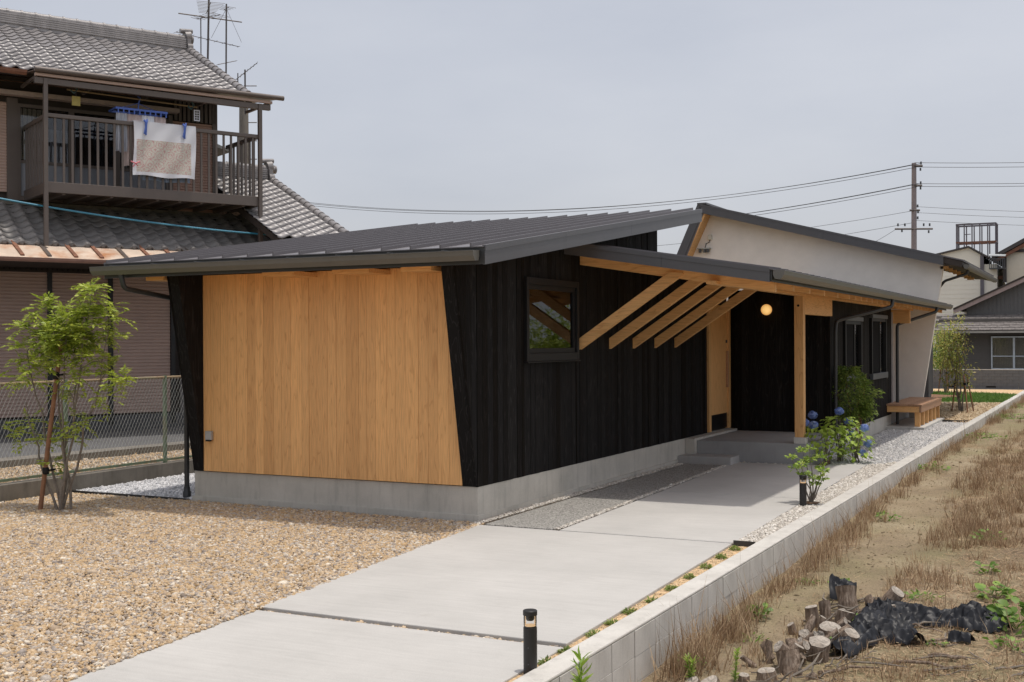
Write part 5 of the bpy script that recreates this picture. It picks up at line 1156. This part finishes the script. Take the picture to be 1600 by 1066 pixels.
# ---- small bedding plants in the strip
for i,(x,y) in enumerate([(2.765,-.42),(2.77,-.85),(2.79,-1.32),(2.80,-1.76),(2.81,-2.22),(2.825,-2.66),(2.81,-3.05),(2.825,-3.40),(2.83,-3.72),(2.835,-4.15),(2.84,-4.42),(2.84,-5.0)]):
    T=thing('bedding_plant',('topmost small bedding plant by the divider in the planting strip' if i==0 else 'small bedding plant, number %s from the divider in the planting strip'%('one two three four five six seven eight nine ten eleven twelve'.split()[i])),'plant',(x,y,-.03),'low green plants in the soil strip')
    n_=150; d=nr.normal(0,1,(n_,3)); d[:,2]=abs(d[:,2])*.6; d/=np.linalg.norm(d,axis=1,keepdims=True); P=np.array([x,y,-.018])+d*nr.uniform(.01,.042,(n_,1))*np.array([1,1,.6]); leaves('foliage',P,d,.026,.010,leafmat('bedding_leaf_%d'%i,(.12,.18,.04),(.24,.32,.07),(.42,.46,.18)) if i==0 else bpy.data.materials['bedding_leaf_0'],T,(x,y,-.02),hi=False)
    MB().tube((x,y,-.06),(x,y,-.01),.006,5).build('stem',BARK,T)
# ================================================================== field: dry grass, litter, weeds
def FX(x,y):
    k=(1.8-fz(x,y))/2.2; return CAMP[0]+(x-CAMP[0])*k, CAMP[1]+(y-CAMP[1])*k
def zf(P): return np.array([fz(x,y) for x,y in P])
def tufts(cent,nb,spread,h,wd,lean):
    c=np.repeat(cent,nb,axis=0); c=c+nr.normal(0,1,c.shape)*spread; return c
cl=[]
for _ in range(260):                                   # against the curb
    y=rnd.uniform(-5,32); k=mnoise.noise(Vector((0,y*.55,3)))
    if k+rnd.uniform(-.35,.35)<-.05: continue
    cl.append((CX(y)+.20+abs(rnd.gauss(0,.13)),y,1.0+.6*k))
for y0_,n_,sc_ in ((-3.05,14,1.5),(-1.7,10,1.2),(-.6,8,1.1),(.7,9,1.2),(2.2,9,1.1),(3.4,10,1.2),(6.5,9,1.1),(-2.2,6,1.3)):
    for _ in range(n_): cl.append((3.17+abs(rnd.gauss(0,.09)),y0_+rnd.gauss(0,.22),sc_))
for _ in range(6000):                                  # the dry bank on the right
    x=rnd.uniform(3.75,8.2); y=rnd.uniform(-.2,32); k=mnoise.noise(Vector((x*.9,y*.45,0)))+.5*mnoise.noise(Vector((x*2.5,y*1.5,5)))
    edge=3.95+ (0 if y<6 else -.2)
    if x<edge+rnd.uniform(-.1,.25): continue
    if y>12 and rnd.random()<.45: continue
    if k<-.25: continue
    cl.append((x,y,.50+.5*max(0,k+.1)+(.12 if y<8 else 0)))
for _ in range(70): cl.append((rnd.uniform(3.4,5.2),rnd.uniform(-3.4,.2),.55))
C=np.array(cl); nb=26; rep=np.repeat(C,nb,axis=0); N=len(rep); xy=rep[:,:2]+nr.normal(0,.05,(N,2)); 
zt_=np.repeat(zf(C[:,:2]),nb)-.01; hh=.15*rep[:,2]*np.exp(nr.normal(0,.38,N)); lean=nr.uniform(.05,1.0,N)
sc=np.stack([hh*lean,nr.uniform(.003,.008,N),hh],1)
keep=xy[:,0]>3.09+.0; o=template_mesh('dry_grass',BL_V,BL_T,np.column_stack([xy,zt_])[keep],rotz_tilt(N,.25)[keep],sc[keep],DRY,None,(4,8,-.4)); tag(o,'brown dried grass tufts along the curb and over the right of the field','dry grass',None,'stuff')
# litter of straw lying flat
q=scatter([(3.06,-4.5),(5.8,-4.5),(7.2,6),(8.0,20),(3.1,20)],1500); kk=np.array([mnoise.noise(Vector((x*1.1,y*.6,9)))+ (.35 if (x>4.0 or x<3.3) else -.42)+(.25 if y<.3 and x>3.5 else 0) for x,y in q]); q=q[kk+nr.uniform(-.3,.3,len(q))>.05]; N=len(q)
sc=np.stack([nr.uniform(.02,.11,N),nr.uniform(.0015,.0045,N),np.ones(N)*.01],1)
SV=np.array([(-.5,-.5,0),(.5,-.5,.3),(.5,.5,.3),(-.5,.5,0)]); o=template_mesh('straw_litter',SV,[(0,1,2,3)],np.column_stack([q,zf(q)+nr.uniform(.002,.02,N)]),rotz_tilt(N,.16),sc,DRY,None,(4.5,6,-.4)); tag(o,'flat straw and dead stalks littering the bare soil','straw',None,'stuff')
q=scatter([(3.06,-4.5),(5.6,-4.5),(6.6,5),(6,12),(3.1,12)],170); N=len(q); s=np.exp(nr.normal(0,.5,N))*.006
o=template_mesh('soil_clods',ICO_V,ICO_F,np.column_stack([q,zf(q)]),rotz_tilt(N,.5),np.stack([s,s,s*.7],1),SOIL,None,(4.2,3,-.4),jit=.25); tag(o,'small soil clods and grit on the bare path','soil',None,'stuff')
def weedpatch(x,y,label,n_,rad,ht,L,Wd,mat=WEED,grp='green weeds in the field'):
    x,y=FX(x,y) if y<6 else (x,y)
    x=max(x,CX(y)+.17+rad*.4)
    z=fz(x,y); T=thing('weed',label,'weed',(x,y,z),grp); P=[];Dv=[]
    m=MB()
    for i in range(max(3,n_//14)):
        a=rnd.uniform(0,6.28); q_=(x+rad*.8*math.cos(a),y+rad*.8*math.sin(a),z+ht*rnd.uniform(.5,1)); m.path(wob((x,y,z-.01),q_,3,.01),[.004,.003,.003,.002],5)
    m.build('stem',WEED,T)
    for _ in range(n_):
        a=rnd.uniform(0,6.28); r_=rad*math.sqrt(rnd.random()); P.append((x+r_*math.cos(a),y+r_*math.sin(a),z+ht*rnd.uniform(.15,1)*(1-.5*r_/rad))); Dv.append((math.cos(a),math.sin(a),rnd.uniform(-.2,.7)))
    leaves('foliage',np.array(P),np.array(Dv),L,Wd,mat,T,(x,y,z))
weedpatch(5.02,-.62,'large broad-leaved green weed at the right edge by the black sheet',90,.20,.22,.085,.060)
weedpatch(4.80,.25,'broad-leaved weed just above the end of the black sheet',50,.13,.16,.07,.05)
weedpatch(5.05,-1.35,'low green weed at the right edge below the black sheet',40,.16,.08,.05,.035)
weedpatch(4.62,1.6,'single leafy weed in the dry bank above the log pile',26,.08,.12,.07,.045)
weedpatch(3.17,-1.15,'round leafy weed against the curb blocks',40,.07,.16,.05,.042)
weedpatch(3.20,.35,'low green weed halfway up the curb',30,.09,.05,.03,.02)
weedpatch(3.50,.42,'small low weed on the path beside the curb weed',26,.09,.04,.03,.02)
weedpatch(3.22,4.6,'bright green weed at the foot of the curb near the pale gravel',40,.12,.14,.05,.03)
weedpatch(3.25,8.4,'green weed clump at the curb level with the hydrangeas',60,.25,.12,.05,.03)
weedpatch(3.35,14.5,'wide low green weed patch at the curb by the bench',120,.5,.12,.06,.03)
weedpatch(3.6,21,'grassy green patch beyond the path opposite the sapling',260,.9,.12,.07,.02)
weedpatch(4.4,26,'far green verge at the end of the field path',300,1.4,.14,.09,.02)
weedpatch(3.97,-1.30,'upright bright green sprout between the logs and the sheet',22,.045,.12,.06,.02)
weedpatch(3.93,-1.95,'leafy sprout at the foot of the largest cut logs',40,.07,.10,.05,.025)
weedpatch(4.25,.10,'low pale green weed behind the log pile',30,.14,.05,.045,.03)
weedpatch(4.55,-1.45,'tiny weed on the bare soil right of the sheet',20,.07,.04,.03,.02)
weedpatch(4.45,3.6,'green weed among dry grass on the middle bank',40,.16,.12,.05,.03)
weedpatch(4.9,6.2,'green weed among dry grass near the right edge',60,.22,.14,.06,.03)
weedpatch(3.12,-2.75,'green ground weed in front of the tall curb grass',50,.10,.07,.03,.015)
weedpatch(3.33,-1.9,'thin green weed between curb and logs',30,.10,.05,.03,.015)
# spiky plants at the bottom
def spiky(x,y,label,ht,n_,L):
    x,y=FX(x,y); x=max(x,CX(y)+.2)
    z=fz(x,y); T=thing('tall_weed',label,'weed',(x,y,z),'upright spiky weeds at the bottom edge'); P=[];Dv=[]; 
    for s_ in range(3):
        px_,py_=x+rnd.uniform(-.035,.035),y+rnd.uniform(-.035,.035); h_=ht*rnd.uniform(.8,1); MB().tube((x,y,z-.02),(px_,py_,z+h_),.004,6,r1=.002).build('stem',WEED,T)
        for i in range(n_):
            f=rnd.random(); a=i*2.4; P.append((x+(px_-x)*f,y+(py_-y)*f,z+h_*f)); Dv.append((math.cos(a),math.sin(a),.25+.9*f))
    leaves('foliage',np.array(P),np.array(Dv),L,L*.17,LEAF_C,T,(x,y,z))
spiky(3.13,-4.62,'bright green spiky weed leaning on the curb at the bottom edge',.47,46,.085)
spiky(3.50,-2.98,'slender upright weed with yellow-green top near the bottom edge',.22,40,.035)
spiky(3.22,-3.05,'thin upright weed at the foot of the curb',.16,30,.05)
# ================================================================== cut logs
def log(x,y,h,r_,label,tilt=(0,0),top=True,zoff=0):
    x,y=FX(x,y); h*=.72; tilt=(tilt[0]+rnd.uniform(-.28,.28),tilt[1]+rnd.uniform(-.25,.25)); z=fz(x,y)-.03+zoff; T=thing('cut_log',label,'log',(x,y,z),'broken branch pieces in the log heap' if label.startswith('small broken') else 'weathered logs heaped in the field'); n_=18; m=MB(); rings=7; vs=[];fs=[]; sd=rnd.uniform(0,50)
    ax=Vector((tilt[0],tilt[1],1)).normalized(); e1=ax.cross(Vector((0,1,0))).normalized(); e2=ax.cross(e1)
    for j in range(rings):
        f=j/(rings-1)
        for k in range(n_):
            a=6.2832*k/n_; rr_=r_*1.0*(1.12-.14*f)*(1+.20*mnoise.noise(Vector((math.cos(a)*1.2,math.sin(a)*1.2,f*1.5+sd)))+.13*mnoise.noise(Vector((math.cos(a)*5,math.sin(a)*5,f*2+sd))))
            hh_=h*f+(h*.06*math.sin(a+sd) if j==rings-1 else 0); vs.append(Vector((x,y,z))+ax*hh_+e1*rr_*math.cos(a)+e2*rr_*math.sin(a))
    for j in range(rings-1):
        for k in range(n_): a=j*n_+k;b=j*n_+(k+1)%n_; fs.append((a,b,b+n_,a+n_))
    fs.append(tuple(range(n_))[::-1]); m.add(vs,fs).build('bark',LOGB,T)
    top_=vs[-n_:]; c=sum(top_,Vector())/n_; vv=[c-ax*.003]; ff=[]
    for q_ in top_: vv.append(c+(q_-c)*.55+ax*rnd.uniform(-.004,.004))
    for q_ in top_: vv.append(c+(q_-c)*.97+ax*.001)
    for k in range(n_): k2=(k+1)%n_; ff.append((0,1+k,1+k2)); ff.append((1+k,1+n_+k,1+n_+k2,1+k2))
    MB().add(vv,ff).build('cut_face',LOGC,T)
L_=[(3.78,-2.62,.24,.072,'stout upright log with pale flat top, front of the heap',(.06,0)),(3.87,-2.25,.22,.070,'second stout log with white cut top behind the front one',(.02,0)),(3.60,-2.5,.24,.022,'thin upright stick-like log left of the stout pair',(-.02,0)),(3.68,-2.86,.13,.062,'short log stub with torn top at the bottom edge',(.05,0)),(3.40,-3.15,.09,.062,'round pale log end lying at the very bottom',(.0,-.3)),(3.27,-3.12,.07,.05,'smaller round log end at the bottom left',(0,-.3)),
 (3.77,-.62,.32,.075,'wide log leaning at the far top of the heap',(-.12,.1)),(3.99,-.60,.36,.06,'split log with bright torn edge pointing up right',(.42,0)),(4.10,-.75,.20,.045,'pale short log leaning against the plastic sheet',(-.15,0)),(3.62,-1.25,.25,.050,'middle log standing left in the second row',(-.15,0)),(3.72,-1.20,.29,.042,'taller middle log with knot beside its neighbour',(-.22,0)),(3.84,-1.30,.24,.065,'thick middle log with grey flat top',(.10,0)),(3.85,-1.72,.21,.078,'broad cracked log in the middle of the heap',(.08,0)),(3.96,-1.95,.25,.052,'log leaning right with pale oval end',(.62,-.1)),(3.55,-1.55,.15,.030,'small stub at the left of the second row',(-.1,0)),(3.60,-2.2,.14,.034,'dark small log between the thin stick and the stout pair',(.1,.1)),(3.72,-1.45,.20,.022,'thin grey stick log in front of the middle row',(.05,0)),(3.90,-2.72,.12,.028,'narrow branch stub slanting beside the front log',(.9,.3)),(3.55,-2.95,.10,.035,'low dark stub near the bottom left logs',(.25,0)),(3.86,-.95,.20,.034,'slim log slanting below the split log',(.5,.2)),(3.83,-3.05,.06,.05,'flat weathered piece at the bottom of the heap',(.3,-.2))]
for i in range(26):
    t_=rnd.random(); x=3.62+.38*t_+rnd.uniform(-.12,.14); y=-2.7+2.2*t_*rnd.uniform(.6,1.05)+rnd.uniform(-.15,.15); an=rnd.uniform(0,6.28); tl=rnd.uniform(.5,1.8)
    L_.append((x,y,rnd.uniform(.10,.24),rnd.uniform(.018,.042),'small broken branch piece in the jumble of the log heap',(tl*math.cos(an),tl*math.sin(an)),True,rnd.uniform(.0,.10)))
for a in L_: log(*a)
# twigs and sticks
m=MB()
for i in range(95):
    x=rnd.uniform(3.45,5.2); y=rnd.uniform(-3.3,-.3)
    if i<60: x=rnd.uniform(3.5,4.15)
    x,y=FX(x,y)
    a=rnd.uniform(-.9,.9)+(0 if rnd.random()<.7 else 1.2); l_=rnd.uniform(.10,.42); ex,ey=x+l_*math.cos(a),y+l_*math.sin(a)
    m.path(wob((x,y,fz(x,y)+.012),(ex,ey,fz(ex,ey)+rnd.uniform(.01,.16 if i<60 else .03)),4,.025),[rnd.uniform(.003,.009)]*4+[.0025],5)
m.build('twigs',BARK,cat='twigs',label='tangle of thin dead twigs among and around the cut logs',kind='stuff')
for (x0_,y0_,x1_,y1_,r_,lb) in ((4.28,-1.62,4.80,-1.28,.011,'long bare stick lying below the black sheet'),(4.35,-2.15,4.85,-2.12,.012,'thick broken stick on the soil at the lower right'),(4.15,-1.0,4.55,-1.1,.009,'curved stick just under the middle of the black sheet'),(3.95,-2.6,4.30,-2.35,.012,'pale root-like stick beside the front log'),(4.55,-1.9,4.80,-1.88,.016,'short pale piece of bark on bare soil'),(4.70,.2,4.95,.28,.010,'stick lying in the dry grass beyond the sheet')):
    x0_,y0_=FX(x0_,y0_); x1_,y1_=FX(x1_,y1_)
    MB().path(wob((x0_,y0_,fz(x0_,y0_)+.02),(x1_,y1_,fz(x1_,y1_)+.02),6,.02,(0,0,.012)),[r_,r_,r_*.9,r_*.85,r_*.7,r_*.6,r_*.4],7).build('stick',LOGB,smooth=True,cat='stick',label=lb,group='dead sticks on the field')
# black plastic sheeting
def crumple(pts,wd,ht,label,seed,parent=None):
    P=[Vector((*FX(p[0],p[1]),0)) for p in pts]; nu=int(sum((P[i+1]-P[i]).length for i in range(len(P)-1))/.011); nv=int(max(wd)*2/.011); vs=[];fs=[]
    for i in range(nu+1):
        f=i/nu*(len(P)-1); k=min(int(f),len(P)-2); g_=f-k; c=P[k].lerp(P[k+1],g_); w_=wd[k]*(1-g_)+wd[k+1]*g_; h_=ht[k]*(1-g_)+ht[k+1]*g_; d=(P[k+1]-P[k]).normalized(); s_=Vector((-d.y,d.x,0))
        for j in range(nv+1):
            v=j/nv*2-1; ww=w_*(1+.35*mnoise.noise(Vector((i*.05,v>0,seed)))); p=c+s_*v*ww; q_=Vector((p.x*5.5,p.y*5.5,seed))
            rid=abs(mnoise.noise(q_*1.1))*-1.5+1; rid2=1-2*abs(mnoise.noise(q_*2.7+Vector((3,1,0)))); rid3=1-2*abs(mnoise.noise(Vector((p.x*22+p.y*9,p.y*15,seed+4))))
            prof=max(0,1-v*v)**.6; z=fz(p.x,p.y)+.006+h_*prof*(.55+.55*rid+.0)+ (.030*rid2+.015*rid3)*(.35+prof)+.007*(1-2*abs(mnoise.noise(Vector((p.x*60,p.y*35,seed))))); p2=Vector((p.x+.02*mnoise.noise(q_*3),p.y+.02*mnoise.noise(q_*3+Vector((9,9,9))),z)); vs.append(p2)
    for i in range(nu):
        for j in range(nv): a=i*(nv+1)+j; fs.append((a,a+1,a+nv+2,a+nv+1))
    o=MB().add(vs,fs).build('black_sheet',PLASTIC,smooth=True,cat='plastic sheet',label=label,group='torn black plastic sheeting'); 
    return o
crumple([(3.95,-.80,0),(4.25,-.70,0),(4.55,-.72,0),(4.72,-.66,0),(4.96,-.80,0)],[.26,.26,.16,.17,.07],[.10,.06,.04,.12,.02],'long crumpled black plastic sheet stretching right from the logs',1.3)
crumple([(4.05,-.75,0),(4.03,-1.2,0),(4.05,-1.7,0),(3.98,-2.2,0)],[.14,.13,.12,.08],[.12,.09,.08,.04],'crumpled black sheet fold running down between the logs',7.7)
crumple([(4.08,-1.45,0),(4.28,-1.42,0),(4.44,-1.58,0)],[.14,.15,.06],[.10,.07,.03],'bunched lower flap of black sheet on bare soil',4.1)
crumple([(3.55,-.28,0),(3.75,-.22,0)],[.12,.10],[.14,.10],'small black sheet scrap behind the left logs',2.2)
crumple([(4.62,-1.32,0),(4.78,-1.36,0)],[.05,.05],[.02,.02],'small flat black scrap on the soil right of the heap',9.2)
